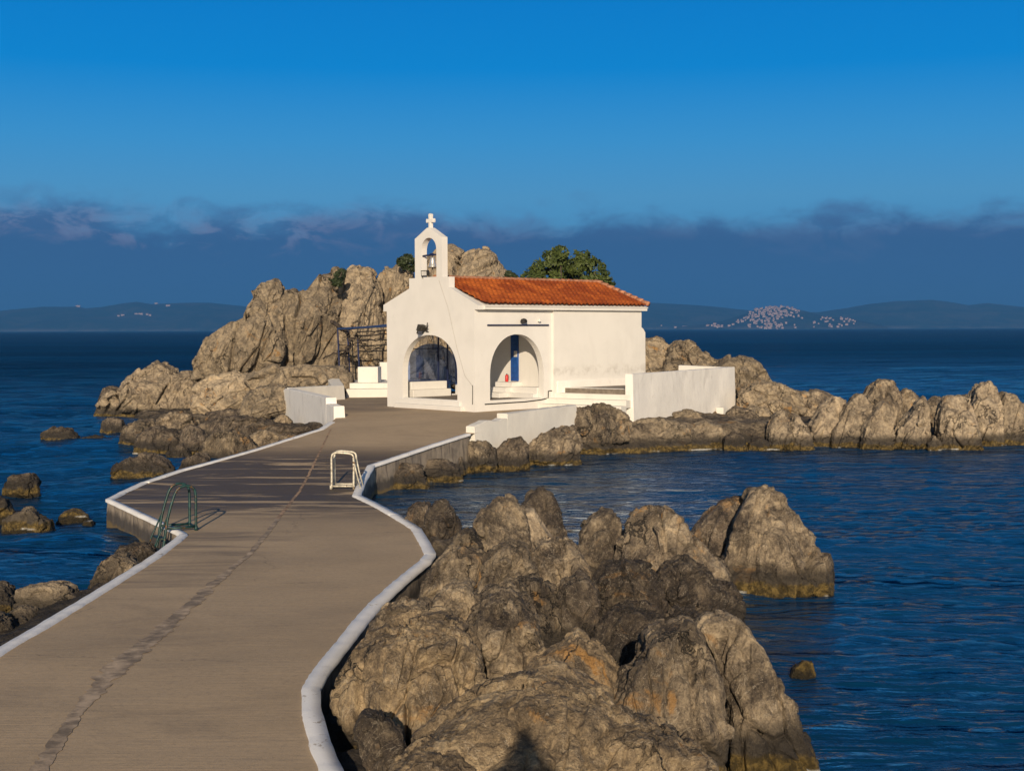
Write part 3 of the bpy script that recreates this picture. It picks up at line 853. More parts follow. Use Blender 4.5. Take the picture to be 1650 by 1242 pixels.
def build_quay(W, side, label):
    P = resample(W, 0.3)
    nin = offset_normals(P, side)
    z = path_z(P[:, 1])
    rows = []
    for h in np.linspace(0, 1, 9):
        zz = (z - 0.02) * (1 - h) + (-0.9) * h
        nz = perlin(np.stack([P[:, 0] * 1.3, P[:, 1] * 1.3, zz * 1.5], 1)) * 0.05
        o_ = 0.02 - 0.06 * h + nz * (h > 0.01)
        rows.append(np.stack([P[:, 0] + nin[:, 0] * o_, P[:, 1] + nin[:, 1] * o_, zz], 1))
    rows.append(np.stack([P[:, 0] + nin[:, 0] * 0.35, P[:, 1] + nin[:, 1] * 0.35, z * 0 - 0.9], 1))
    rows.append(np.stack([P[:, 0] + nin[:, 0] * 0.35, P[:, 1] + nin[:, 1] * 0.35, z - 0.06], 1))
    co = np.concatenate(rows); n = len(P); q = []
    for r in range(len(rows) - 1):
        for i in range(n - 1):
            a = r * n + i
            q.append((a, a + 1, a + 1 + n, a + n))
    o = fast_mesh('quay_wall', co, np.array(q), M['quay'], False)
    tag(o, label, 'wall')
build_quay(Lw, 1, 'stained concrete quay wall under the left kerb, dropping to the open sea by the teal ladder')
build_quay(Rw, -1, 'stained concrete quay wall under the right kerb, curving round the inner basin')

# long repair seam down the middle of the path
def build_seam():
    S = [(40, 1290, 34), (75, 1220, 30), (130, 1140, 24), (175, 1090, 42), (205, 1062, 40), (250, 1025, 32), (300, 980, 26), (340, 945, 20), (378, 912, 11), (402, 893, 9), (430, 860, 9), (448, 835, 8)]
    rows = []
    rr = random.Random(3)
    ctr = np.array([[*on_path(a, b)[:2], c * on_path(a, b)[1] / FPX] for a, b, c in S])
    P = resample(ctr, 0.07)
    j1 = fbm(np.stack([P[:, 0] * 2.6, P[:, 1] * 2.6, P[:, 0] * 0], 1), 6, 0.8); j2 = fbm(np.stack([P[:, 0] * 2.6, P[:, 1] * 2.6, P[:, 0] * 0 + 7], 1), 6, 0.8)
    hw = P[:, 2] / 2
    z = path_surf(P[:, 0], P[:, 1]) + 0.006
    a = np.stack([P[:, 0] - hw * (1 + 0.45 * j1), P[:, 1], z], 1); b = np.stack([P[:, 0] + hw * (1 + 0.45 * j2), P[:, 1], z], 1)
    n = len(P); co = np.concatenate([a, b])
    q = np.array([(i, i + n, i + 1 + n, i + 1) for i in range(n - 1)])
    tag(fast_mesh('path_patch', co, q, M['patch']), kind='structure')
    S2 = [(448, 835, 6), (480, 795, 4.5), (500, 760, 4), (518, 722, 3), (533, 692, 2.5)]
    ctr = np.array([[*on_path(a, b)[:2], c * on_path(a, b)[1] / FPX] for a, b, c in S2])
    P = resample(ctr, 0.1)
    j1 = fbm(np.stack([P[:, 0] * 3, P[:, 1] * 3, P[:, 0] * 0], 1), 3, 0.6)
    hw = P[:, 2] / 2; z = path_surf(P[:, 0], P[:, 1]) + 0.006
    a = np.stack([P[:, 0] - hw * (1 + 0.6 * j1), P[:, 1], z], 1); b = np.stack([P[:, 0] + hw * (1 - 0.6 * j1), P[:, 1], z], 1)
    n = len(P)
    tag(fast_mesh('path_patch', np.concatenate([a, b]), np.array([(i, i + n, i + 1 + n, i + 1) for i in range(n - 1)]), M['rust_seam']), kind='structure')
build_seam()

# ------------------------------------------------------------------ rocky ground that carries the boulders
def grid_mesh(name, x0, x1, y0, y1, st, fz, mat, kind='structure'):
    xs = np.arange(x0, x1 + 1e-6, st); ys = np.arange(y0, y1 + 1e-6, st)
    X, Y = np.meshgrid(xs, ys)
    Z = fz(X.ravel(), Y.ravel())
    idx = np.arange(X.size).reshape(X.shape)
    q = np.stack([idx[:-1, :-1].ravel(), idx[:-1, 1:].ravel(), idx[1:, 1:].ravel(), idx[1:, :-1].ravel()], 1)
    return tag(fast_mesh(name, np.stack([X.ravel(), Y.ravel(), Z], 1), q, mat), kind=kind)
def fg_ground(X, Y):
    zc = np.interp(Y, [-6, 1.5, 3.5, 6, 8, 9.5, 12, 16, 20, 24, 27, 30], [3.0, 3.0, 2.75, 2.05, 1.1, 0.5, 0.2, 0.2, 0.25, 0.3, 0.32, -0.4])
    wd = np.interp(Y, [-6, 6, 10, 14, 18, 22, 26, 29], [6, 5, 4.3, 4.0, 4.6, 5.6, 2.8, 1.2])
    d = X - xr(np.maximum(Y, 3.0))
    n = fbm(np.stack([X * 0.7, Y * 0.7, X * 0], 1), 5, 0.55)
    r = ridged(np.stack([X * 1.1, Y * 1.1, X * 0 + 3], 1), 4) * 0.1
    z = zc + 0.18 * n + r * np.clip(Y / 8, 0.1, 1)
    z = np.minimum(z, 0.10 + np.clip(d, -1, 9) * 2.4 + 0.1 * n)
    z = z - smooth(d - wd + 0.4 * n, -1.4, 0.6) * 3.2
    z = np.where(d < -0.05, -1.2, z)
    return z
grid_mesh('ground', -4.5, 9, -6, 31, 0.1, fg_ground, M['rock'])
def left_ground(X, Y):
    d = xl(Y) - X
    n = fbm(np.stack([X * 0.9, Y * 0.9, X * 0 + 2], 1), 5, 0.55)
    wd = np.interp(Y, [5, 16, 20, 22.5, 24.5, 26.5, 27, 35.5, 37, 40, 48], [4, 3.6, 2.2, 1.3, 0.9, 0.4, -1.5, -1.5, 0.5, 1.0, 2.2])
    zt = np.where(Y > 36, path_z(Y) - 0.72, 0.38)
    z = zt + 0.12 * n + 0.10 * ridged(np.stack([X * 1.3, Y * 1.3, X * 0], 1), 4) - np.clip(d, 0, 9) * 0.12
    z = z - smooth(d - wd + 0.4 * n, -1.0, 0.5) * 2.0
    return np.where(d < 0.02, -1.2, z)
grid_mesh('ground', -22, -4.5, 6, 49.5, 0.12, left_ground, M['rock_dark'])

ISLET = np.array([(-6.9, 47.6), (-8.2, 46.8), (-9.2, 48.5), (-10.5, 51), (-11.5, 56), (-15.5, 62), (-20, 68), (-18, 77), (0, 84), (8, 80), (13, 70), (17, 63.5), (24, 58.5), (33, 56), (44, 57), (44, 53.5), (33, 52.5), (20, 52.2), (10, 52.2), (7, 51), (3, 49.6), (1.2, 48.2), (-0.3, 45.8), (-2.0, 43.5), (-4.5, 46)])
def poly_dist(X, Y, P):
    n = len(P); dmin = np.full(len(X), 1e9); ins = np.zeros(len(X), bool)
    for i in range(n):
        x0, y0 = P[i]; x1, y1 = P[(i + 1) % n]
        dx, dy = x1 - x0, y1 - y0
        t = np.clip(((X - x0) * dx + (Y - y0) * dy) / (dx * dx + dy * dy), 0, 1)
        dmin = np.minimum(dmin, np.hypot(X - x0 - t * dx, Y - y0 - t * dy))
        c = (y0 > Y) != (y1 > Y)
        with np.errstate(divide='ignore', invalid='ignore'):
            xi = x0 + (Y - y0) * dx / (dy if dy != 0 else 1e-9)
        ins ^= c & (X < xi)
    return np.where(ins, dmin, -dmin)
def islet_ground(X, Y):
    d = poly_dist(X, Y, ISLET)
    n = fbm(np.stack([X * 0.5, Y * 0.5, X * 0 + 6], 1), 5, 0.55)
    top = np.interp(X, [-20, -10, 0, 8, 14, 20, 45], [0.3, 0.45, 0.9, 0.8, 0.4, 0.2, 0.15])
    z = -1.2 + smooth(d + 0.5 * n, -0.8, 1.6) * (top + 1.2) + 0.16 * n + 0.16 * ridged(np.stack([X * 0.8, Y * 0.8, X * 0 + 1], 1), 4)
    return np.minimum(z, 1.36)
grid_mesh('ground', -24, 46, 42, 86, 0.22, islet_ground, M['rock'])

# ------------------------------------------------------------------ boulders
_ico = {}
def ico(level):
    if level not in _ico:
        bm = bmesh.new(); bmesh.ops.create_icosphere(bm, subdivisions=level, radius=1.0)
        v = np.array([x.co[:] for x in bm.verts]); bm.verts.index_update()
        f = np.array([[x.index for x in fc.verts] for fc in bm.faces])
        bm.free(); _ico[level] = (v, f)
    return _ico[level]
def vnormals(co, f):
    a, b, c = co[f[:, 0]], co[f[:, 1]], co[f[:, 2]]
    fn = np.cross(b - a, c - a)
    n = np.stack([sum(np.bincount(f[:, k], fn[:, j], len(co)) for k in range(3)) for j in range(3)], 1)
    return n / (np.linalg.norm(n, axis=1)[:, None] + 1e-12)
def polar_radius(poly, cx, cz, nb=720):
    P = np.array(poly) - [cx, cz]
    ang = np.linspace(-math.pi, math.pi, nb, endpoint=False)
    ca, sa = np.cos(ang), np.sin(ang)
    best = np.zeros(nb)
    for i in range(len(P)):
        x0, z0 = P[i]; x1, z1 = P[(i + 1) % len(P)]
        ex, ez = x1 - x0, z1 - z0
        den = ca * ez - sa * ex
        with np.errstate(divide='ignore', invalid='ignore'):
            t = (x0 * ez - z0 * ex) / den
            s = (x0 * sa - z0 * ca) / den
        ok = (np.abs(den) > 1e-9) & (t > 0) & (s >= -1e-6) & (s <= 1 + 1e-6)
        best = np.where(ok & (t > best), t, best)
    best = np.maximum(best, 0.02)
    k = np.array([1, 2, 3, 2, 1.0]); k /= k.sum()
    for _ in range(1):
        best = np.convolve(np.concatenate([best[-2:], best, best[:2]]), k, 'valid')
    return ang, best
_seed = [0]
def rock(label, mat, D, T, outline, lvl=5, lean=0.35, amp=1.0, grain=(0.15, 0.1, 1.0), group=None, name='boulder', sink=0.0, cat=None, pw=0.84, crack=1.25, gs=0.6, cuts=15, tone=None):
    _seed[0] += 1
    if name == 'rock_mass': gs = 0.84; cuts = 9
    sd = _seed[0]
    pz = [at_depth(a, b, D)[2] for a, b in outline]
    zc_ = 0.3 * (min(pz) + max(pz)) + 0.4 * float(np.mean(pz))
    pts = []
    for a, b in outline:                       # the mid-section of the body is a plane leaning back by `lean`
        d_ = ray(a, b); k_ = (D + lean * (CAM_Z - zc_)) / (1 - lean * d_[2])
        k_ = min(max(k_, D - 1.6 * T), D + 1.6 * T)
        pts.append(np.array([d_[0] * k_, k_, d_[2] * k_ + CAM_Z]))
    poly = [(p[0], p[2]) for p in pts]
    xs = [p[0] for p in poly]; zs = [p[1] for p in poly]
    zmin = min(zs)
    if sink:
        poly = [(x, z - sink if z < zmin + 0.35 * (max(zs) - zmin) else z) for x, z in poly]
    xs = [p[0] for p in poly]; zs = [p[1] for p in poly]
    cx = 0.5 * (min(xs) + max(xs)) * 0.5 + 0.5 * float(np.mean(xs)); cz = 0.5 * (min(zs) + max(zs)) * 0.6 + 0.4 * float(np.mean(zs))
    ang, rad = polar_radius(poly, cx, cz)
    pa = np.stack([np.cos(ang) * 2.2, np.sin(ang) * 2.2, np.full_like(ang, sd * 3.7)], 1)
    jag = 0.045 * fbm(pa, 4, 0.62) + 0.05 * np.minimum(ridged(pa * 1.6 + 9, 3, 0.6), 0.6) - 0.02
    rad = rad * (1 + jag)
    v, f = ico(lvl)
    phi = np.arctan2(v[:, 2], v[:, 0]); rho = np.hypot(v[:, 0], v[:, 2])
    Rr = np.interp(phi, np.append(ang, math.pi), np.append(rad, rad[0]))
    k = rho ** pw
    x = Rr * k * np.cos(phi); z = Rr * k * np.sin(phi)
    y = np.sign(v[:, 1]) * np.abs(v[:, 1]) ** 0.85 * T
    y = y + np.clip(lean * z, -1.6 * T, 1.6 * T)
    co = np.stack([x, y, z], 1)
    S = min(float(np.mean(rad)), T * 1.3)
    rg = np.random.RandomState(100 + sd)
    for _c in range(cuts):
        nn = np.array([rg.normal() * 0.75, -abs(rg.normal()) * 0.5 - 0.75, rg.normal() * 0.75 + 0.1]); nn /= np.linalg.norm(nn)
        pr = co @ nn; h_ = pr.max() * rg.uniform(0.62, 0.90)
        co = co - np.maximum(pr - h_, 0)[:, None] * nn * 0.94 * smooth(np.abs(v[:, 1]), 0.02, 0.40)[:, None]
    nrm = vnormals(co, f)
    g = np.array(grain, float); g /= np.linalg.norm(g)
    W = co + np.array([cx, D, cz]) + sd * 7.13
    q = W - gs * (W @ g)[:, None] * g
    wp = np.stack([perlin(q * 1.1 / S + 3), perlin(q * 1.1 / S + 31), perlin(q * 1.1 / S + 57)], 1)
    q1 = q + wp * 0.22 * S
    f1, f2, cid, vec = worley(q1 * (1.35 / S))
    e = f2 - f1
    tilt = (vec * (_rnd[cid][:, :3] - 0.5)).sum(1)
    d = 0.19 * S * ((_rnd[cid, 3] - 0.5) + 1.7 * tilt) * smooth(e, 0.0, 0.06) - crack * 0.085 * S * np.exp(-(e / 0.055) ** 2)
    f1, f2, cid, vec = worley(q1 * (3.6 / S) + 11)
    e = f2 - f1
    tilt = (vec * (_rnd[cid][:, :3] - 0.5)).sum(1)
    d_big = np.maximum(d, -0.30 * S); d = np.zeros(len(co))
    d += (0.045 + 0.05 * smooth(fbm(q * (0.9 / S) + 80, 2), -0.2, 0.3)) * S * ((_rnd[cid, 3] - 0.5) + 1.8 * tilt) * smooth(e, 0.0, 0.08) - crack * 0.028 * S * np.exp(-(e / 0.07) ** 2)
    d_big = d_big + 0.085 * S * fbm(q * (0.9 / S), 3)
    f1, f2, cid, vec = worley(q1 * (8.5 / S) + 23)
    e = f2 - f1
    tilt = (vec * (_rnd[cid][:, :3] - 0.5)).sum(1)
    d += 0.022 * S * ((_rnd[cid, 3] - 0.5) + 1.9 * tilt) * smooth(e, 0.0, 0.10) * smooth(fbm(q * (1.3 / S) + 40, 2), -0.15, 0.35)
    d += 0.012 * S * ridged(q1 * (2.4 / S), 4, 0.55)
    d += 0.018 * fbm(q * 5.0, 4, 0.6) + 0.010 * ridged(q * 9.0, 3, 0.6)
    edge_f = 0.35 + 0.65 * smooth(np.abs(v[:, 1]), 0.0, 0.5)           # keep the outline calmer than the faces
    co = co + nrm * ((d_big * edge_f + d) * amp)[:, None]
    o = fast_mesh(name, co, f, M[mat])
    o.location = (cx, D, cz)
    o['tone'] = tone if tone is not None else random.Random(sd * 7 + 1).random()
    tag(o, label, cat or ('boulder' if name == 'boulder' else name.replace('_', ' ')), group)
    return o

# ---- foreground outcrop
G1 = 'boulders of the foreground outcrop'
rock('tall pointed boulder standing at the water end of the foreground outcrop', 'rock', 24.0, 1.25, [(1165, 985), (1168, 900), (1185, 860), (1198, 825), (1213, 795), (1236, 785), (1260, 794), (1274, 826), (1284, 846), (1316, 866), (1326, 905), (1343, 940), (1354, 975), (1330, 1000), (1240, 1010), (1185, 1005)], 7, 0.25, 0.9, (0.2, 0.1, 1), G1, sink=0.5, tone=0.7)
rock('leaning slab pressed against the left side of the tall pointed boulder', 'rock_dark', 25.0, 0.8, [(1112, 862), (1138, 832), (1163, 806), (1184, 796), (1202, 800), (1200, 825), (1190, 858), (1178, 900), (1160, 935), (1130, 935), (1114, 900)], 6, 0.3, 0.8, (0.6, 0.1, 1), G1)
rock('broad peaked boulder left of the leaning slab', 'rock', 22.6, 1.2, [(1000, 940), (1003, 880), (1014, 846), (1038, 823), (1064, 818), (1090, 832), (1112, 862), (1140, 888), (1172, 925), (1185, 985), (1120, 1010), (1050, 1000), (1008, 980)], 7, 0.35, 1.0, (0.1, 0.1, 1), G1)
rock('narrow upright boulder between two peaks by the dark gap', 'rock', 23.6, 0.8, [(928, 905), (937, 860), (954, 838), (975, 828), (997, 836), (1005, 862), (1003, 910), (1000, 960), (955, 965), (932, 940)], 6, 0.3, 1.0, (0.1, 0, 1), G1)
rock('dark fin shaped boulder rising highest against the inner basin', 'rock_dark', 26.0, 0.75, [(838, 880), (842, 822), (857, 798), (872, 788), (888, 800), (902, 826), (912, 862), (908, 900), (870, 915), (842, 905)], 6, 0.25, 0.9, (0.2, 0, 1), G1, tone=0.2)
rock('pale streaked rock leaning at the foot of the dark fin shaped boulder', 'rock_pale', 24.6, 0.5, [(838, 850), (846, 824), (858, 822), (872, 842), (890, 868), (895, 900), (860, 910), (840, 890)], 6, 0.3, 0.9, (-0.5, 0, 1), G1, tone=0.95)
rock('round topped boulder at the left of the pale streaked rock', 'rock', 23.4, 1.0, [(745, 925), (758, 858), (778, 822), (803, 806), (826, 805), (843, 822), (852, 860), (866, 920), (850, 965), (780, 965)], 7, 0.35, 1.0, (0.1, 0, 1), G1)
rock('small knobbly boulder beside the packed sand patch', 'rock', 22.0, 0.7, [(712, 925), (722, 885), (738, 862), (760, 858), (775, 880), (778, 920), (760, 950), (722, 950)], 6, 0.3, 1.0, (0.1, 0, 1), G1)
rock('knobbly grey boulder just inside the kerb bend, above the rusty boulder', 'rock', 20.6, 0.9, [(672, 975), (690, 925), (715, 895), (745, 882), (778, 895), (795, 935), (785, 980), (735, 995)], 7, 0.4, 1.1, (0.2, 0.2, 1), G1)
rock('upright ribbed boulder in the upper middle of the foreground outcrop', 'rock', 20.2, 0.9, [(765, 985), (775, 920), (790, 888), (818, 872), (845, 882), (862, 915), (868, 965), (850, 1000), (800, 1005)], 7, 0.4, 1.1, (0.3, 0.1, 1), G1)
rock('blunt boulder directly below the pale streaked rock', 'rock', 20.8, 0.9, [(842, 960), (850, 905), (868, 876), (900, 868), (928, 882), (945, 915), (940, 965), (890, 985)], 7, 0.4, 1.1, (-0.2, 0.1, 1), G1)
rock('tilted slab shaped boulder in the centre of the foreground outcrop', 'rock', 18.6, 1.0, [(782, 1060), (796, 985), (820, 945), (860, 935), (892, 955), (908, 1000), (900, 1055), (840, 1080)], 7, 0.45, 1.1, (0.7, 0.1, 1), G1)
rock('narrow brown boulder between the tilted slab and the dark cluster', 'rock_dark', 18.8, 0.8, [(886, 1050), (892, 980), (910, 940), (938, 925), (958, 945), (965, 1000), (955, 1055), (920, 1070)], 7, 0.4, 1.1, (0.3, 0.1, 1), G1)
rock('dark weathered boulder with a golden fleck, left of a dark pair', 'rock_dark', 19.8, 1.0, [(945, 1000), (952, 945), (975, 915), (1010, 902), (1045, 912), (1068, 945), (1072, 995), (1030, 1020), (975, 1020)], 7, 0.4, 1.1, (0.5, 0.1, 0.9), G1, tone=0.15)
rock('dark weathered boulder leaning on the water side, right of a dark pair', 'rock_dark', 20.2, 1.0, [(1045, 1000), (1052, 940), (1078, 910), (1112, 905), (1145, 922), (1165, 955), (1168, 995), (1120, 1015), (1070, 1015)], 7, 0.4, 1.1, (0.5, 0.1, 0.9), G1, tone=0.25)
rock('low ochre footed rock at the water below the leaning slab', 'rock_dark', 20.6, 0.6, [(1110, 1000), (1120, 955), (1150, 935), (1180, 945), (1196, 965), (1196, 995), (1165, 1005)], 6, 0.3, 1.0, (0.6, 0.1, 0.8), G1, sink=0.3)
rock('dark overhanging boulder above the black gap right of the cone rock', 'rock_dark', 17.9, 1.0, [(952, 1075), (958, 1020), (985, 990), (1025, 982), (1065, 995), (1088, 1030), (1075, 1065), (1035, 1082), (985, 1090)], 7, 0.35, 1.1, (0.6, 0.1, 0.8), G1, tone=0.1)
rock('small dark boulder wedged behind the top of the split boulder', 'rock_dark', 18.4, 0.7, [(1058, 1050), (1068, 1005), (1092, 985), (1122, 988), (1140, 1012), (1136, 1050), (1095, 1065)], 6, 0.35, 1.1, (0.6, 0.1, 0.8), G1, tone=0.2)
rock('brown boulder behind the rusty boulder, left of the upright cracked one', 'rock', 17.2, 0.9, [(682, 1030), (692, 975), (718, 948), (750, 945), (775, 968), (788, 1010), (775, 1050), (720, 1055)], 7, 0.45, 1.1, (0.3, 0.2, 1), G1)
rock('flat topped boulder tight against the right kerb above the rusty boulder', 'rock', 16.6, 0.8, [(588, 1060), (598, 1010), (618, 982), (650, 968), (685, 975), (700, 1010), (690, 1060), (640, 1075)], 7, 0.45, 1.1, (0.4, 0.2, 1), G1)
rock('wide boulder with a rusty patch shouldering the white kerb', 'rock_gold', 14.4, 1.5, [(543, 1130), (556, 1078), (580, 1040), (620, 1020), (660, 1008), (705, 1010), (745, 1025), (768, 1055), (780, 1100), (790, 1160), (775, 1250), (700, 1290), (630, 1240), (585, 1190), (555, 1160)], 8, 0.38, 1.0, (0.3, 0.2, 1), G1, tone=0.62)
rock('upright cracked boulder between the kerb boulder and the cone rock', 'rock', 16.0, 1.3, [(745, 1080), (758, 1010), (782, 965), (820, 950), (852, 975), (870, 1020), (872, 1080), (850, 1130), (790, 1150), (752, 1120)], 7, 0.5, 1.1, (0.1, 0.2, 1), G1)
rock('cone shaped rock sitting in the middle of the foreground outcrop', 'rock_gold', 14.4, 0.8, [(838, 1140), (846, 1085), (868, 1062), (905, 1036), (932, 1020), (954, 1040), (986, 1066), (1004, 1098), (998, 1140), (955, 1175), (880, 1175)], 7, 0.25, 0.8, (0.1, 0.2, 1), G1, tone=0.85)
rock('big split boulder, left half with the flat pointed top', 'rock', 13.8, 1.15, [(968, 1200), (998, 1124), (1030, 1056), (1052, 1030), (1088, 1014), (1114, 1008), (1134, 1044), (1152, 1085), (1162, 1150), (1172, 1240), (1182, 1350), (1040, 1350), (990, 1270)], 8, 0.22, 0.8, (-0.1, 0.1, 1), G1, tone=0.6)
rock('big split boulder, right half dropping straight into the water', 'rock', 14.3, 1.2, [(1124, 1008), (1142, 997), (1174, 994), (1200, 1006), (1226, 1052), (1252, 1098), (1276, 1142), (1300, 1202), (1316, 1265), (1325, 1420), (1190, 1430), (1172, 1240), (1166, 1130), (1146, 1050)], 8, 0.22, 0.8, (-0.15, 0.1, 1), G1, tone=0.5)
rock('thin dark plate standing in the black slot beside the right kerb', 'rock_dark', 12.6, 0.45, [(572, 1172), (584, 1150), (612, 1154), (646, 1180), (652, 1218), (660, 1290), (606, 1290), (582, 1215)], 6, 0.2, 0.8, (0.3, 0, 1), G1)
rock('wide foreground boulder that catches the shadow of the photographer', 'rock_gold', 10.9, 1.7, [(660, 1290), (668, 1215), (735, 1165), (795, 1135), (850, 1118), (915, 1122), (975, 1138), (1002, 1165), (1000, 1210), (985, 1290), (960, 1380), (690, 1380)], 8, 0.5, 0.9, (0.5, 0.3, 0.8), G1, tone=0.6)
rock('yellowish boulder at the bottom of the photo in front of the split boulder', 'rock_gold', 10.7, 0.9, [(948, 1330), (958, 1222), (984, 1184), (1020, 1174), (1078, 1188), (1128, 1214), (1162, 1254), (1160, 1370), (960, 1370)], 7, 0.25, 0.9, (0.6, 0.3, 0.8), G1, tone=0.75)
rock('low boulder in the bottom corner between the black slot and the shadowed boulder', 'rock_gold', 10.3, 1.0, [(600, 1330), (625, 1250), (670, 1215), (735, 1220), (790, 1260), (800, 1360), (610, 1370)], 7, 0.2, 0.9, (0.5, 0.3, 0.8), G1, tone=0.5)
rock('brown boulder tucked behind the kerb bend, left one of a touching pair', 'rock_dark', 28.6, 0.7, [(652, 850), (658, 822), (672, 812), (690, 812), (698, 835), (695, 868), (668, 872)], 6, 0.2, 0.8, (0.2, 0, 1), G1)
rock('brown boulder tucked behind the kerb bend, right and larger of a touching pair', 'rock_dark', 27.6, 0.8, [(680, 865), (686, 828), (700, 810), (718, 808), (730, 822), (742, 850), (740, 882), (700, 888)], 6, 0.2, 0.9, (0.3, 0, 1), G1)
rock('small lone rock poking out of the water beside the split boulder', 'rock_dark', 18.0, 0.24, [(1272, 1094), (1278, 1078), (1294, 1066), (1308, 1067), (1313, 1085), (1308, 1102), (1280, 1106)], 5, 0.1, 0.7)

# packed sand patch beside the kerb bend
sp_ = [on_path(682, 876) + [0.06, 0, 0], on_path(702, 894) + [0.10, 0, 0], on_path(672, 925) + [0.10, 0, 0], on_path(690, 935) + [0.45, 0, 0], on_path(755, 915) + [0.2, 0, 0], on_path(760, 880) + [0.2, 0, 0]]

# ---- left shore
G2 = 'rocks beside the near left kerb'
rock('peaked grey rock against the left kerb just below the teal ladder', 'rock', 23.0, 0.55, [(132, 985), (148, 935), (165, 905), (182, 895), (205, 898), (226, 915), (230, 935), (200, 960), (165, 985)], 6, 0.3, 1.0, (0.2, 0, 1), G2)
rock('flat blocky rock lying left of the peaked rock by the left kerb', 'rock_pale', 21.2, 0.6, [(24, 985), (30, 952), (50, 944), (85, 942), (115, 949), (130, 962), (120, 995), (80, 1010), (35, 1008)], 6, 0.3, 1.0, (1, 0.3, 0.2), G2)
rock('small rock at the left picture edge, uppermost of a heap', 'rock', 22.0, 0.5, [(-30, 985), (-22, 950), (-5, 940), (8, 948), (22, 968), (24, 990), (0, 1000)], 6, 0.3, 1.0, (0.2, 0, 1), G2)
rock('small rock at the left picture edge, in the middle of a heap', 'rock_pale', 20.3, 0.4, [(12, 1015), (18, 985), (35, 975), (55, 982), (62, 1000), (58, 1022), (30, 1030)], 6, 0.3, 1.0, (0.2, 0, 1), G2)
rock('small rock at the left picture edge, lowest of a heap', 'rock_pale', 19.6, 0.4, [(-40, 1035), (-30, 1000), (-8, 990), (12, 1000), (18, 1020), (5, 1042)], 6, 0.3, 1.0, (0.2, 0, 1), G2)
rock('dark rock wedged under the quay wall below the teal ladder', 'rock_dark', 25.6, 0.5, [(180, 905), (190, 885), (212, 876), (240, 880), (258, 895), (240, 915), (200, 920)], 6, 0.3, 0.9, (0.2, 0, 1), G2)
G3 = 'low rocks breaking the water on the left'
rock('dark rock in the open water at the left, farthest up of three by the edge', 'rock_dark', 38.6, 0.6, [(2, 800), (7, 779), (22, 768), (48, 765), (62, 776), (64, 800), (30, 806)], 6, 0.15, 0.9, (0.2, 0, 1), G3, sink=0.3)
rock('dark rock cut by the left picture edge above the cracked pale rock', 'rock_dark', 33.6, 0.6, [(-40, 850), (-34, 808), (-10, 798), (10, 805), (22, 825), (24, 850), (0, 858)], 6, 0.15, 0.9, (0.2, 0, 1), G3, sink=0.3)
rock('cracked rock with a pale foot in the water by the left picture edge', 'rock_pale', 31.6, 0.55, [(3, 862), (6, 838), (22, 828), (45, 820), (60, 828), (78, 840), (88, 862), (50, 870)], 6, 0.15, 1.0, (0.1, 0, 1), G3, sink=0.3)
rock('low wet rock just left of the quay corner, larger of two', 'rock_dark', 33.6, 0.45, [(84, 842), (98, 828), (120, 822), (140, 829), (152, 842), (120, 848)], 5, 0.1, 0.8, (1, 0, 0.2), G3, sink=0.2)
rock('low wet rock just left of the quay corner, smaller of two', 'rock_dark', 32.8, 0.3, [(127, 850), (136, 840), (148, 839), (158, 850), (140, 855)], 5, 0.1, 0.8, (1, 0, 0.2), G3, sink=0.2)
rock('humped reef rock farthest out in the water at the left', 'rock_dark', 56.0, 0.9, [(62, 716), (67, 698), (84, 688), (103, 690), (122, 702), (136, 716), (100, 722)], 6, 0.1, 0.9, (1, 0, 0.3), G3, sink=0.3)
rock('thin reef rock trailing right of the humped reef rock', 'rock_dark', 56.0, 0.7, [(118, 716), (132, 704), (155, 702), (180, 710), (184, 718), (150, 721)], 5, 0.1, 0.8, (1, 0, 0.2), G3, sink=0.3)
rock('small round rock in the water left of the clustered boulders', 'rock_dark', 60.0, 0.8, [(160, 694), (165, 678), (180, 672), (196, 677), (203, 692), (180, 700)], 5, 0.1, 0.8, (0.2, 0, 1), G3, sink=0.3)
rock('jagged dark islet rock far behind the brown mound at the left', 'rock_dark', 84.0, 1.5, [(158, 640), (166, 626), (180, 622), (200, 628), (215, 640), (185, 644)], 5, 0.1, 0.8, (0.2, 0, 1), G3, sink=0.3)
G4 = 'clustered boulders left of the path'
rock('light topped boulder, leftmost of the cluster between path and open sea', 'rock', 54.0, 1.0, [(192, 716), (198, 690), (218, 680), (245, 677), (254, 690), (250, 716), (215, 724)], 6, 0.15, 0.9, (0.3, 0, 1), G4, sink=0.3)
rock('wide rounded boulder in front of the light topped boulder', 'rock_dark', 51.0, 1.3, [(212, 735), (222, 702), (250, 688), (280, 694), (300, 714), (304, 738), (258, 750)], 6, 0.2, 0.9, (0.3, 0, 1), G4, sink=0.4)
rock('smooth egg shaped boulder right of the wide rounded boulder', 'rock_dark', 50.0, 0.9, [(284, 730), (293, 695), (310, 685), (326, 694), (336, 714), (330, 738), (305, 742)], 6, 0.2, 0.7, (0.2, 0, 1), G4, sink=0.3)
rock('long flat rock in front of the cluster, nearest the quay corner', 'rock_dark', 42.6, 1.0, [(176, 778), (188, 754), (205, 739), (230, 732), (256, 738), (272, 750), (284, 766), (255, 786), (210, 788)], 6, 0.25, 0.9, (1, 0, 0.3), G4, sink=0.3)
rock('small wet rock between the long flat rock and the left kerb', 'rock_dark', 43.0, 0.6, [(286, 760), (298, 740), (318, 730), (334, 735), (340, 750), (315, 764)], 6, 0.2, 0.9, (0.2, 0, 1), G4)
rock('humped grey boulder lying along the left kerb', 'rock', 46.6, 1.1, [(322, 750), (330, 715), (350, 697), (374, 692), (400, 704), (418, 724), (405, 745), (350, 756)], 6, 0.3, 0.9, (0.3, 0, 1), G4)
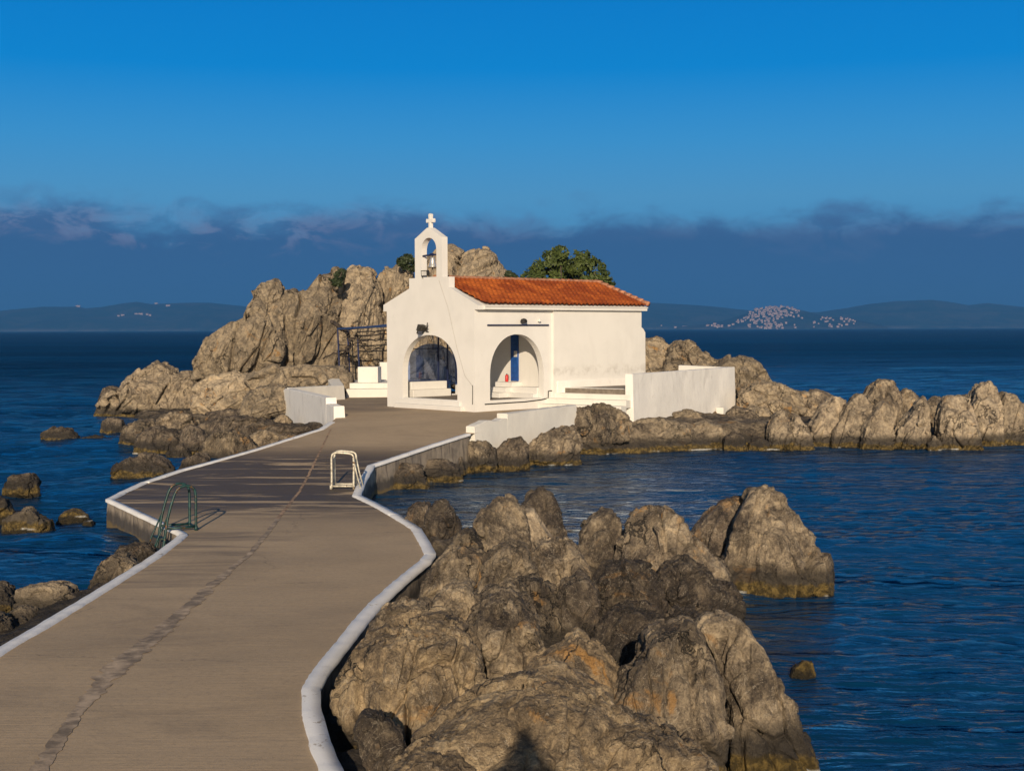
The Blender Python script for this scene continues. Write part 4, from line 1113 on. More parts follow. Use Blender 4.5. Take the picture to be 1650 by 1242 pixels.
rock('long sloping rock below the shaded white parapet', 'rock_dark', 49.6, 1.3, [(380, 722), (392, 690), (425, 678), (470, 686), (512, 682), (520, 690), (480, 706), (430, 725)], 6, 0.3, 0.9, (1, 0, 0.3), G4)
rock('small pointed boulder against the far end of the shaded white parapet', 'rock', 54.0, 0.7, [(434, 700), (441, 676), (456, 667), (469, 678), (474, 696), (455, 704)], 6, 0.2, 0.8, (0.1, 0, 1), G4)
rock('grey boulder on the shelf between the humped boulder and the sloping rock', 'rock', 48.2, 0.8, [(396, 728), (402, 704), (420, 692), (442, 694), (456, 708), (450, 726), (420, 734)], 6, 0.25, 1.0, (0.4, 0, 1), G4)
rock('small block on the shelf right against the kerb under the sloping rock', 'rock', 47.6, 0.5, [(446, 718), (452, 702), (468, 697), (484, 702), (488, 714), (466, 722)], 6, 0.2, 1.0, (0.4, 0, 1), G4)
rock('tan boulder at the back of the cluster below the ledge', 'rock', 58.0, 1.2, [(250, 700), (258, 676), (278, 664), (302, 668), (316, 684), (310, 702), (280, 708)], 6, 0.2, 1.0, (0.4, 0, 1), G4, sink=0.3)
rock('pointed dark rock in front of the egg shaped boulder', 'rock_dark', 47.6, 0.7, [(262, 752), (272, 728), (290, 716), (306, 726), (316, 746), (290, 758)], 6, 0.2, 1.0, (0.3, 0, 1), G4, sink=0.3)
rock('broad brown boulder behind the egg shaped boulder', 'rock_dark', 56.0, 1.6, [(300, 715), (320, 685), (350, 675), (385, 672), (425, 676), (440, 698), (420, 716), (350, 722)], 6, 0.2, 0.9, (0.5, 0, 1), G4)
rock('brown conical mound at the left tip of the islet', 'rock_pale', 73.0, 3.2, [(156, 668), (174, 636), (208, 612), (228, 598), (250, 586), (268, 592), (286, 602), (306, 600), (322, 616), (336, 640), (330, 672), (270, 680), (195, 680)], 7, 0.3, 0.9, (0.3, 0, 1), 'rock masses of the islet crag', name='rock_mound', sink=0.3, tone=0.2)
G5 = 'ledge rocks under the crag'
rock('flat ledge rock under the left end of the crag', 'crag', 66.0, 2.6, [(308, 668), (316, 625), (342, 606), (400, 600), (450, 604), (468, 640), (440, 664), (380, 678), (330, 680)], 7, 0.3, 1.0, (1, 0.2, 0.4), G5)
rock('flat ledge rock reaching behind the white parapet', 'crag', 64.0, 2.4, [(395, 610), (440, 593), (505, 588), (552, 592), (570, 612), (555, 635), (480, 640), (410, 640)], 7, 0.3, 1.0, (1, 0.2, 0.4), G5)
rock('overhanging rock with a black hollow under it, left of the parapet', 'crag', 58.0, 1.8, [(388, 668), (394, 640), (418, 624), (455, 622), (480, 640), (470, 660), (440, 668), (412, 678)], 6, 0.2, 1.0, (1, 0.2, 0.4), G5)
rock('dark wet rock at the waterline under the ledge', 'rock_dark', 62.0, 1.6, [(318, 690), (335, 668), (370, 660), (405, 664), (425, 680), (405, 694), (350, 698)], 6, 0.2, 1.0, (1, 0, 0.3), G5, sink=0.4)

# ---- the crag behind the chapel
G6 = 'rock masses of the islet crag'
rock('left shoulder of the crag with a leaning spire on top', 'crag', 70.5, 3.6, [(311, 612), (314, 580), (345, 548), (375, 526), (402, 514), (412, 497), (416, 470), (427, 457), (441, 453), (450, 464), (455, 478), (462, 520), (466, 570), (450, 612), (380, 620)], 8, 0.15, 0.85, (0.35, 0, 1), G6, name='rock_mass')
rock('crag mass with a rust stained foot right of the leaning spire', 'crag', 72.0, 3.8, [(440, 612), (444, 560), (448, 492), (455, 474), (467, 470), (478, 483), (500, 462), (520, 443), (545, 434), (556, 450), (556, 500), (552, 560), (540, 612), (480, 620)], 8, 0.12, 0.85, (0.25, 0, 1), G6, name='rock_mass')
rock('tall rounded crag mass behind the pergola', 'crag', 73.0, 3.8, [(522, 612), (530, 560), (540, 500), (548, 455), (560, 436), (578, 431), (600, 440), (614, 470), (618, 540), (616, 612), (560, 620)], 8, 0.10, 0.85, (0.1, 0, 1), G6, name='rock_mass')
rock('crag mass close behind the left wall of the chapel', 'crag', 74.0, 3.8, [(594, 620), (600, 520), (606, 460), (620, 433), (643, 425), (664, 436), (676, 470), (700, 540), (730, 620), (640, 625)], 8, 0.10, 0.85, (0.1, 0, 1), G6, name='rock_mass')
rock('far crag peak rising over the chapel roof behind the belfry', 'crag', 80.0, 4.2, [(660, 620), (668, 460), (690, 420), (712, 402), (728, 402), (744, 418), (752, 414), (763, 410), (776, 408), (796, 416), (808, 432), (824, 452), (850, 500), (870, 620)], 8, 0.10, 0.8, (0.2, 0, 1), G6, name='rock_mass')

# ---- right of the chapel
G7 = 'rocks of the right headland'
rock('sloping headland rock touching the chapel end wall', 'crag', 68.0, 2.6, [(1020, 625), (1030, 560), (1040, 546), (1056, 543), (1070, 549), (1084, 566), (1110, 600), (1110, 630)], 7, 0.25, 0.9, (1, 0.2, -0.4), G7)
rock('headland rock with a rounded knob on its top', 'crag', 67.0, 2.6, [(1062, 630), (1076, 562), (1090, 548), (1104, 549), (1124, 562), (1150, 579), (1172, 590), (1180, 632), (1120, 640)], 7, 0.25, 0.9, (1, 0.2, -0.4), G7)
rock('humped headland rock above the far end of the white retaining wall', 'crag', 64.0, 2.3, [(1140, 650), (1150, 596), (1172, 580), (1195, 575), (1215, 580), (1232, 595), (1246, 618), (1252, 650), (1200, 665)], 7, 0.25, 1.0, (0.8, 0.2, -0.4), G7)
rock('rounded rock with a dark hollow below the humped headland rock', 'crag', 60.5, 1.9, [(1186, 668), (1194, 634), (1220, 617), (1256, 619), (1284, 634), (1294, 660), (1262, 682), (1205, 684)], 7, 0.3, 1.0, (0.8, 0.2, -0.4), G7)
rock('low flat rock between the headland and the first pinnacles', 'rock', 61.0, 1.6, [(1244, 690), (1254, 645), (1288, 629), (1325, 632), (1350, 642), (1345, 675), (1290, 700)], 6, 0.25, 0.9, (0.8, 0.2, -0.4), G7)
rock('grey boulder resting against the near end of the white retaining wall', 'rock', 50.4, 0.9, [(916, 700), (922, 662), (945, 655), (974, 652), (1000, 662), (1018, 682), (1014, 708), (980, 716), (940, 712)], 7, 0.25, 0.9, (0.3, 0, 1), 'shore rocks below the chapel terrace')
rock('square edged rock just right of the low white parapet', 'rock', 50.0, 0.6, [(914, 695), (918, 660), (934, 656), (952, 662), (956, 690), (940, 702)], 6, 0.2, 0.9, (0.3, 0, 1), 'shore rocks below the chapel terrace')
rock('pointed knob rock standing on the headland skyline', 'crag', 66.0, 0.9, [(1150, 600), (1160, 580), (1172, 574), (1184, 580), (1192, 598), (1172, 612)], 6, 0.2, 1.0, (0.6, 0, 1), G7)
rock('small rock on the headland slope behind the retaining wall return', 'crag', 65.0, 1.0, [(1106, 612), (1112, 592), (1130, 583), (1150, 590), (1158, 610), (1130, 622)], 6, 0.2, 1.0, (0.6, 0, 1), G7)
rock('brown rock under the humped headland rock, beside the dark hollow', 'crag', 59.0, 1.1, [(1190, 690), (1196, 664), (1214, 654), (1236, 660), (1246, 684), (1220, 698)], 6, 0.25, 1.0, (0.6, 0, 1), G7)
rock('small block below the low flat rock at the start of the ridge', 'rock', 57.0, 0.9, [(1238, 690), (1246, 668), (1262, 660), (1282, 668), (1290, 692), (1262, 700)], 6, 0.25, 1.0, (0.6, 0, 1), G7)
G8 = 'shore rocks below the chapel terrace'
rock('long low shore rock with an ochre waterline under the grey boulder', 'rock', 50.6, 1.3, [(846, 745), (856, 718), (885, 700), (930, 690), (975, 693), (1012, 704), (1010, 738), (950, 750), (890, 750)], 7, 0.35, 0.9, (1, 0.2, 0.3), G8, sink=0.3)
rock('wide flat shore rock at the foot of the white retaining wall', 'crag', 51.8, 1.3, [(992, 735), (1000, 694), (1028, 678), (1060, 675), (1092, 682), (1114, 696), (1112, 726), (1060, 740), (1015, 740)], 7, 0.35, 0.9, (1, 0.2, 0.3), G8, sink=0.3)
rock('rounded rock against the middle of the white retaining wall', 'crag', 54.0, 0.8, [(1080, 690), (1086, 666), (1106, 659), (1126, 664), (1136, 682), (1126, 700), (1095, 702)], 6, 0.2, 0.9, (1, 0.2, 0.3), G8)
rock('rusty flat shore rock before the white buttress', 'crag', 52.2, 1.1, [(1096, 724), (1104, 692), (1136, 677), (1162, 686), (1176, 708), (1170, 728), (1130, 734)], 6, 0.3, 0.9, (1, 0.2, 0.3), G8, sink=0.3)
rock('round dark boulder at the waterline below the white buttress', 'rock_dark', 51.4, 0.7, [(1162, 735), (1167, 706), (1184, 697), (1200, 705), (1206, 735)], 6, 0.2, 0.8, (0.2, 0, 1), G8, sink=0.3)
rock('flat dark boulder at the waterline right of the round dark boulder', 'rock_dark', 51.6, 0.6, [(1202, 736), (1208, 714), (1225, 705), (1240, 712), (1246, 736)], 6, 0.2, 0.8, (0.2, 0, 1), G8, sink=0.3)
rock('dark smooth boulder at the far corner of the white retaining wall', 'rock', 56.5, 1.1, [(1166, 705), (1170, 668), (1185, 655), (1210, 662), (1236, 680), (1246, 705), (1210, 716)], 6, 0.2, 0.8, (1, 0.2, -0.5), G8)
G9 = 'pinnacles of the right ridge'
pin = [
 ('slim upright pinnacle, first of the ridge beside the waterline boulders', 52.0, .7, [(1234, 735), (1238, 692), (1248, 667), (1266, 662), (1274, 690), (1280, 735)], 'rock_pale'),
 ('short twin humped pinnacle right of the slim first one', 52.0, .7, [(1268, 735), (1274, 685), (1284, 668), (1296, 685), (1304, 700), (1314, 735)], 'rock_pale'),
 ('broad leaning pinnacle with a smooth face right of the twin humps', 53.5, .95, [(1292, 735), (1302, 685), (1322, 655), (1344, 640), (1362, 645), (1364, 672), (1345, 735)], 'rock_pale'),
 ('long leaning blade with a dark cleft at its left', 52.8, .9, [(1330, 738), (1342, 692), (1364, 652), (1388, 635), (1402, 650), (1402, 695), (1384, 736)], 'rock_pale'),
 ('stubby bulging pinnacle in front of the highest middle one', 52.0, .8, [(1382, 737), (1390, 688), (1408, 666), (1426, 648), (1442, 662), (1440, 705), (1428, 735)], 'rock_pale'),
 ('highest pinnacle in the middle of the ridge, set back', 57.0, 1.2, [(1388, 700), (1398, 640), (1406, 622), (1420, 612), (1438, 615), (1450, 636), (1456, 680), (1430, 705)], 'rock'),
 ('rounded grey pinnacle behind and right of the highest middle one', 58.0, 1.1, [(1430, 690), (1446, 640), (1458, 628), (1472, 629), (1480, 648), (1478, 690)], 'rock'),
 ('ragged pinnacle with a sharp tip beside the dark recess', 52.0, .85, [(1428, 740), (1446, 694), (1468, 664), (1486, 637), (1496, 660), (1500, 700), (1508, 740)], 'rock_pale'),
 ('low pinnacle standing in the dark recess of the ridge', 57.0, 1.0, [(1478, 690), (1488, 652), (1504, 640), (1526, 641), (1536, 670), (1525, 700)], 'rock'),
 ('small jutting block at the foot of the dark recess', 51.2, .5, [(1490, 742), (1494, 715), (1506, 702), (1516, 712), (1520, 742)], 'rock_pale'),
 ('square shouldered pinnacle with vertical cracks', 51.8, 1.0, [(1510, 740), (1512, 672), (1522, 641), (1545, 636), (1562, 641), (1572, 680), (1580, 740)], 'rock_pale'),
 ('tallest right pinnacle with a narrow flat top', 53.6, 1.1, [(1556, 735), (1562, 660), (1572, 624), (1592, 615), (1606, 622), (1614, 660), (1612, 735)], 'rock_pale'),
 ('cracked pinnacle right of the tallest right one', 53.8, 1.0, [(1596, 735), (1604, 670), (1616, 632), (1636, 636), (1650, 655), (1662, 735)], 'rock_pale'),
 ('last pinnacle cut by the right picture edge', 54.6, 1.2, [(1640, 735), (1648, 670), (1668, 645), (1710, 640), (1740, 665), (1755, 735)], 'rock_pale'),
 ('low back rock showing between the middle and right pinnacles', 60.0, 1.3, [(1520, 690), (1540, 645), (1560, 636), (1580, 650), (1590, 690)], 'rock'),
]
for lb, D_, T_, ol, mt in pin:
    rock(lb, mt, D_, T_ * 1.35, ol, 6, 0.16, 0.9, (0.42, 0.05, 1), G9, sink=0.35, crack=1.5, pw=1.05)

# ---- inner basin
G10 = 'rocks along the inner basin wall'
rock('long wet rock with an ochre waterline under the basin wall, nearest the cream ladder', 'rock_dark', 39.3, 0.75, [(594, 802), (600, 764), (625, 752), (655, 746), (682, 750), (692, 786), (660, 802), (625, 806)], 7, 0.2, 0.9, (1, 0, 0.2), G10, sink=0.25)
rock('long wet rock with an ochre waterline under the basin wall, beside the blocky boulder', 'rock_dark', 41.2, 0.8, [(655, 795), (664, 752), (690, 741), (718, 742), (740, 754), (748, 782), (720, 794), (685, 798)], 7, 0.2, 0.9, (1, 0, 0.2), G10, sink=0.25)
rock('light rock banked against the foot of the low white parapet', 'rock', 46.4, 0.9, [(846, 745), (852, 716), (872, 700), (900, 690), (924, 688), (938, 712), (934, 742), (890, 750)], 7, 0.3, 1.0, (1, 0.2, 0.4), G10, sink=0.25)
rock('blocky boulder at the end of the basin wall below the low white parapet', 'rock', 44.0, 0.9, [(735, 772), (738, 728), (758, 713), (784, 709), (799, 724), (804, 768)], 6, 0.2, 0.9, (0.2, 0, 1), G10, sink=0.2)
rock('dark rounded boulder right of the blocky boulder', 'rock_dark', 44.8, 0.8, [(798, 765), (802, 724), (818, 708), (838, 705), (850, 722), (856, 762)], 6, 0.2, 0.8, (0.2, 0, 1), G10, sink=0.2)
rock('small scrubby rock in the notch under the low white parapet', 'rock', 47.2, 0.6, [(848, 745), (852, 722), (868, 712), (884, 706), (898, 716), (900, 742)], 6, 0.2, 1.0, (0.2, 0, 1), G10)
rock('low brown rock behind the long wet rock', 'rock_dark', 43.2, 0.6, [(700, 765), (712, 742), (728, 732), (744, 738), (750, 765)], 6, 0.2, 0.9, (0.2, 0, 1), G10)

# ------------------------------------------------------------------ the chapel (local x along the side wall, y along the front, z up)
C0 = at_depth(765, 664, 51.3); BZ = 1.5
CH = empty('chapel', (C0[0], C0[1], BZ), math.atan2(0.68, 0.733))
tag(CH, 'small white chapel with orange tiled roof, arched porch and bell gable', 'chapel')
FW = 5.36; XL = 9.27; PX0 = 4.09; MID = FW / 2
def arch(c, half, sill, spring, top, n=28):
    pts = [(c - half, sill), (c - half, spring)]
    for i in range(1, n):
        a = math.pi - math.pi * i / n
        ca = math.cos(a); sa = math.sin(a)
        pts.append((c + half * math.copysign(abs(ca) ** 0.96, ca), spring + (top - spring) * abs(sa) ** 0.96))
    pts += [(c + half, spring), (c + half, sill)]
    return pts
frF = lambda u, v, w_: (w_, u, v)          # front: u along y
frS = lambda u, v, w_: (u, w_, v)          # sides: u along x
fac = [(0, -0.4), (FW, -0.4), (FW, 3.84), (FW + 0.22, 3.84), (FW + 0.22, 4.10), (3.90, 4.72), (3.90, 5.12), (1.46, 5.12), (1.46, 4.72), (-0.22, 4.0), (-0.22, 3.84), (0, 3.84)]
mb = MB(); mb.prism([fac, arch(MID, 1.68, 0.40, 1.45, 2.89)], 0, 0.28, frF)
mb.build('front_wall', M['plaster'], CH)
mb = MB(); mb.prism([[(0.28, -0.4), (PX0, -0.4), (PX0, 3.84), (0.28, 3.84)], arch(2.2, 1.42, 0.40, 1.35, 2.91)], 0, 0.28, frS)
mb.build('side_wall', M['plaster'], CH)
mb = MB(); mb.prism([[(0.28, -0.4), (PX0, -0.4), (PX0, 3.84), (0.28, 3.84)], arch(2.2, 1.42, 0.40, 1.35, 2.91)], FW - 0.28, FW, frS)
mb.build('side_wall', M['plaster'], CH)
prof = [(-0.10, -0.6), (FW + 0.10, -0.6), (FW + 0.10, 3.84), (MID, 4.86), (-0.10, 3.84)]
mb = MB(); mb.prism([prof], PX0, XL, frF); mb.build('nave_wall', M['nave'], CH)
mb = MB(); mb.prism([[(XL, -0.6), (XL + 0.28, -0.6), (XL + 0.24, 2.95), (XL + 0.10, 3.12), (XL, 3.16)]], -0.10, FW + 0.10, frS)
mb.build('buttress', M['nave'], CH)
mb = MB(); mb.box(PX0 + 0.15, XL - 0.02, -0.16, -0.10, 0.4, 1.06); mb.build('plinth', M['whitewash'], CH, 0.015)
mb = MB(); mb.box(0.28, PX0, 0.28, FW - 0.28, -0.3, 0.36); mb.build('porch_floor', M['floor'], CH)
mb = MB(); mb.box(0.28, PX0, 0.28, FW - 0.28, 3.70, 3.80); mb.build('porch_ceiling', M['plaster'], CH)
mb = MB(); mb.box(0.282, XL + 0.2, -0.26, 0.0, 3.845, 3.99); mb.box(0.282, XL + 0.2, FW, FW + 0.26, 3.845, 3.99); mb.build('cornice', M['plaster'], CH, 0.02)
# plinth step before the front arch and the sill with its dark line
mb = MB(); mb.box(-0.16, -0.002, 0.62, 4.72, -0.3, 0.17); mb.box(-0.06, -0.002, 0.80, 4.56, 0.17, 0.36); mb.build('doorstep', M['plaster'], CH, 0.015)
mb = MB(); mb.tube([(0.5, -0.02, 0.27), (2.6, -0.02, 0.285), (3.45, -0.02, 0.33), (3.85, -0.02, 0.38), (3.86, -0.02, 0.66), (4.05, -0.02, 0.665)], 0.022, 6)
mb.tube([(-0.015, 0.98, 0.185), (-0.015, 4.4, 0.185)], 0.012, 6); mb.build('cable', M['black'], CH)
mb = MB(); mb.tube([(-0.012, 2.05, 5.0), (-0.012, 1.5, 3.9), (-0.012, 1.0, 2.4), (-0.012, 0.55, 1.35), (-0.012, 0.12, 0.98)], 0.0045, 5); mb.build('cable', M['cable_grey'], CH)
mb = MB(); mb.tube([(-0.012, 0.12, 1.0), (-0.012, 0.10, 0.95), (-0.012, 0.11, 0.28)], 0.016, 6); mb.build('cable', M['dark_grey'], CH)
mb = MB(); mb.tube([(0.62, -0.05, 3.26), (3.85, -0.05, 3.26)], 0.030, 8)
for q in (0.8, 2.2, 3.7): mb.box(q - 0.02, q + 0.02, -0.05, 0.0, 3.24, 3.28)
mb.build('awning_rail', M['dark_blue'], CH)

# roof: rows of barrel tiles
def tile_slope(sign):
    y_e = -0.34 if sign < 0 else FW + 0.34
    z_e = 4.02; z_r = 5.10
    nx = 9 * 47; X = np.linspace(0.285, XL + 0.22, nx)
    rows = 9; sub = 4
    vs = []; L = rows * sub
    tv = []
    for i in range(rows):
        for j in range(sub): tv.append((i, j / (sub - 1)))
    for i, s in tv:
        t = (i + s * 0.999) / rows            # 0 at the eave
        y = y_e + (MID - y_e) * t; z = z_e + (z_r - z_e) * t
        lift = 0.045 * (1 - s)                # lower end of each course rides on the one below
        ph = X / 0.235 * math.pi
        prof_ = 0.078 * (np.abs(np.sin(ph)) ** 0.8)
        jit = np.array([random.Random(int(k) * 77 + i * 13 + (5 if sign > 0 else 0)).uniform(-0.012, 0.012) for k in np.floor(X / 0.235)])
        vs.append(np.stack([X, np.full(nx, y) + jit * 1.2, z + prof_ + lift + jit], 1))
    co = np.concatenate(vs); n = len(tv)
    idx = np.arange(n * nx).reshape(n, nx)
    q = np.stack([idx[:-1, :-1].ravel(), idx[:-1, 1:].ravel(), idx[1:, 1:].ravel(), idx[1:, :-1].ravel()], 1)
    if sign > 0: q = q[:, ::-1]
    return co, q
c1, q1 = tile_slope(-1); c2, q2 = tile_slope(1)
roof = fast_mesh('roof', np.concatenate([c1, c2]), np.concatenate([q1, q2 + len(c1)]), M['tile'], True, CH)
mb = MB()
for side in (-1, 1):
    y_e = -0.30 if side < 0 else FW + 0.30
    mb.prism([[(0.285, 0), (XL + 0.20, 0), (XL + 0.20, 1), (0.285, 1)]], 0.0, 1.0,
             lambda u, v, w_, y_e=y_e: (u, y_e + (MID - y_e) * v, 3.992 + (5.07 - 3.992) * v - (0.03 * (1 - w_)) + 0.0))
mb.build('roof_deck', M['plaster'], roof)
mb = MB()
x = 0.30
while x < XL + 0.1:
    n = 8; r0 = 0.115; r1 = 0.095
    ring = lambda xx, r: [(xx, MID + r * math.cos(math.pi * k / n) * 1.15, 5.125 + r * math.sin(math.pi * k / n)) for k in range(n + 1)]
    a = ring(x, r0); b = ring(x + 0.40, r1)
    mb.poly(a + b, [(k, k + 1, n + 2 + k, n + 1 + k) for k in range(n)] + [tuple(range(n + 1))])
    x += 0.37
mb.build('ridge_tiles', M['ridge_tile'], roof, smooth_shade=False)
mb = MB()
for side in (-1, 1):
    y_e = -0.36 if side < 0 else FW + 0.36
    for k in range(9):
        t0 = k / 9; t1 = (k + 1.1) / 9
        p0 = (XL + 0.16, y_e + (MID - y_e) * t0, 4.11 + 1.06 * t0 + 0.03); p1 = (XL + 0.16, y_e + (MID - y_e) * t1, 4.11 + 1.06 * t1)
        mb.tube([p0, p1], [0.105, 0.09], 10)
mb.build('verge_tiles', M['ridge_tile'], roof, smooth_shade=True)

# bell gable
bel = [(1.87, 5.12), (3.53, 5.12), (3.53, 6.66), (3.44, 6.70), (2.78, 7.05), (2.62, 7.05), (1.96, 6.70), (1.87, 6.66)]
mb = MB(); mb.prism([bel, arch(2.67, 0.46, 5.14, 6.18, 6.66, 18)], 0.0, 0.28, frF)
BG = mb.build('bell_gable', M['plaster'], CH)
mb = MB()
cr = [(-0.075, 0), (0.075, 0), (0.065, 0.26), (0.21, 0.25), (0.23, 0.33), (0.21, 0.41), (0.065, 0.39), (0.08, 0.58), (0, 0.61), (-0.08, 0.58), (-0.065, 0.39), (-0.21, 0.41), (-0.23, 0.33), (-0.21, 0.25), (-0.065, 0.26)]
mb.prism([[(a * 0.98 + 2.70, b + 7.0) for a, b in cr]], 0.07, 0.20, frF); mb.build('cross', M['plaster'], BG, 0.012)
mb = MB(); mb.tube([(0.08, 2.21, 6.0), (0.08, 3.05, 5.985), (0.08, 3.16, 5.96)], 0.035, 8); mb.box(0.04, 0.12, 2.50, 2.66, 6.0, 6.06); mb.build('bell_beam', M['dark_blue'], BG)
bell = MB(); bell.lathe([(0.03, 0.40), (0.07, 0.39), (0.095, 0.34), (0.105, 0.22), (0.125, 0.12), (0.16, 0.04), (0.18, 0.0), (0.15, 0.005)], 22, (0.10, 2.56, 5.52))
bo = bell.build('bell', M['bell'], BG, smooth_shade=True)
mb = MB(); mb.tube([(0.10, 2.56, 5.96), (0.10, 2.56, 5.88)], 0.02, 6); mb.tube([(0.10, 2.56, 5.6), (0.10, 2.56, 5.45)], 0.012, 6); mb.lathe([(0.005, 0.08), (0.03, 0.06), (0.03, 0.03), (0.005, 0.0)], 10, (0.10, 2.56, 5.42)); mb.tube([(0.10, 2.30, 5.50), (0.10, 2.82, 5.50)], 0.008, 5)
mb.build('clapper', M['black'], bo)
def floodlight(parent, loc, yaw, tilt, s=1.0):
    fx = lambda x_, y_, z_: tuple(Vector(loc) + Matrix.Rotation(yaw, 3, 'Z') @ Matrix.Rotation(tilt, 3, 'Y') @ Vector((x_ * s, y_ * s, z_ * s)))
    mb = MB(); mb.box(-0.10, 0.06, -0.19, 0.19, -0.13, 0.13, fx); mb.box(0.06, 0.11, -0.12, 0.12, -0.09, 0.09, fx)
    for k in range(5): mb.box(0.11, 0.135, -0.12 + k * 0.052, -0.10 + k * 0.052, -0.08, 0.08, fx)
    mb.box(-0.03, 0.03, -0.215, -0.195, -0.22, 0.03, fx); mb.box(-0.03, 0.03, 0.195, 0.215, -0.22, 0.03, fx); mb.box(-0.03, 0.03, -0.215, 0.215, -0.24, -0.22, fx)
    f = mb.build('floodlight', M['dark_grey'], parent)
    mb = MB(); mb.box(-0.112, -0.102, -0.15, 0.15, -0.10, 0.10, fx); mb.build('lamp_glass', M['lens'], f)
    return f
fl = floodlight(BG, (0.02, 2.90, 5.30), 0.15, -0.1, 0.85)
f2_ = floodlight(CH, (-0.20, MID + 0.22, 3.16), -1.3, 0.35, 0.95)
mb = MB(); mb.tube([(0, MID + 0.02, 3.0), (-0.12, MID + 0.05, 3.05), (-0.22, MID - 0.18, 3.36)], 0.022, 6); mb.tube([(-0.16, MID + 0.0, 3.1), (-0.2, MID - 0.14, 3.20)], 0.04, 6); mb.build('lamp_bracket', M['dark_grey'], CH)
mb = MB(); mb.lathe([(0.02, 0.16), (0.10, 0.13), (0.14, 0.06), (0.13, 0.0), (0.05, -0.03)], 14, (2.42, -0.14, 3.36)); mb.tube([(2.42, 0, 3.47), (2.42, -0.14, 3.50)], 0.025, 6); mb.build('wall_lamp', M['black'], CH)
mb = MB(); mb.lathe([(0.02, 0.12), (0.06, 0.10), (0.07, 0.0), (0.03, -0.02)], 12, (3.32, -0.08, 3.40)); mb.box(3.28, 3.36, -0.03, 0.0, 3.38, 3.44); mb.build('wall_lamp', M['plaster'], CH)

# glazing in the far side arch of the porch
mb = MB()
gl = arch(2.2, 1.415, 0.80, 1.34, 2.52)
mb.prism([gl], FW - 0.15, FW - 0.142, frS)
gz = mb.build('glazing', M['glass'], CH)
mb = MB()
for q, zt in ((2.55, 2.86), (3.05, 2.62)): mb.box(q - 0.025, q + 0.025, FW - 0.20, FW - 0.155, 0.40, zt)
mb.box(0.85, 3.55, FW - 0.20, FW - 0.16, 2.30, 2.335)
mb.build('glazing_frame', M['dark_blue'], gz)
mb = MB(); mb.box(0.75, 2.75, FW - 0.75, FW - 0.30, 0.36, 0.66); mb.box(0.80, 2.70, FW - 0.55, FW - 0.30, 0.66, 0.98); mb.build('bench', M['plaster'], CH, 0.02)
# door, its frame and steps inside the porch
mb = MB(); mb.box(PX0 - 0.06, PX0 - 0.004, 1.92, 2.36, 1.0, 3.3); dr = mb.build('door', M['blue'], CH, 0.01)
mb = MB()
for k in range(3): mb.box(PX0 - 0.075, PX0 - 0.062, 1.99, 2.29, 1.12 + k * 0.72, 1.70 + k * 0.72)
mb.build('door_panel', M['blue'], dr, 0.012)
mb = MB(); mb.box(PX0 - 0.10, PX0 - 0.062, 1.96, 2.12, 1.98, 2.22); mb.build('notice', M['lens'], dr)
mb = MB()
for k in range(3): mb.box(PX0 - 1.25 + 0.36 * k, PX0 - 0.002, 1.75 - 0.0 * k, 3.35 - 0.28 * k, 0.362 + 0.2 * k + (0.002 if k else 0), 0.562 + 0.2 * k)
mb.build('porch_step', M['plaster'], CH, 0.015)
mb = MB(); mb.box(PX0 - 0.55, PX0 - 0.002, 0.30, 1.748, 0.362, 0.80); mb.box(PX0 - 0.75, PX0 - 0.55, 0.30, 1.748, 0.362, 0.55); mb.build('bench', M['plaster'], CH, 0.015)

# red fire extinguisher on the top step
FX = empty('fire_extinguisher', tuple(CH.matrix_basis @ Vector((PX0 - 0.22, 2.42, 0.965)))[:2] + (BZ + 0.965,), 0)
FX.scale = (0.8, 0.8, 0.66); tag(FX, 'red fire extinguisher on the top step by the blue chapel door', 'extinguisher')
mb = MB(); mb.lathe([(0.08, 0.0), (0.085, 0.02), (0.085, 0.36), (0.06, 0.42), (0.03, 0.44)], 16); mb.build('cylinder_body', M['red'], FX, smooth_shade=True)
mb = MB(); mb.lathe([(0.03, 0.44), (0.03, 0.49), (0.012, 0.50)], 10); mb.box(-0.015, 0.015, -0.12, 0.03, 0.47, 0.50); mb.tube([(0.03, 0, 0.46), (0.11, 0, 0.40), (0.11, 0, 0.18)], 0.012, 6); mb.build('valve', M['black'], FX)

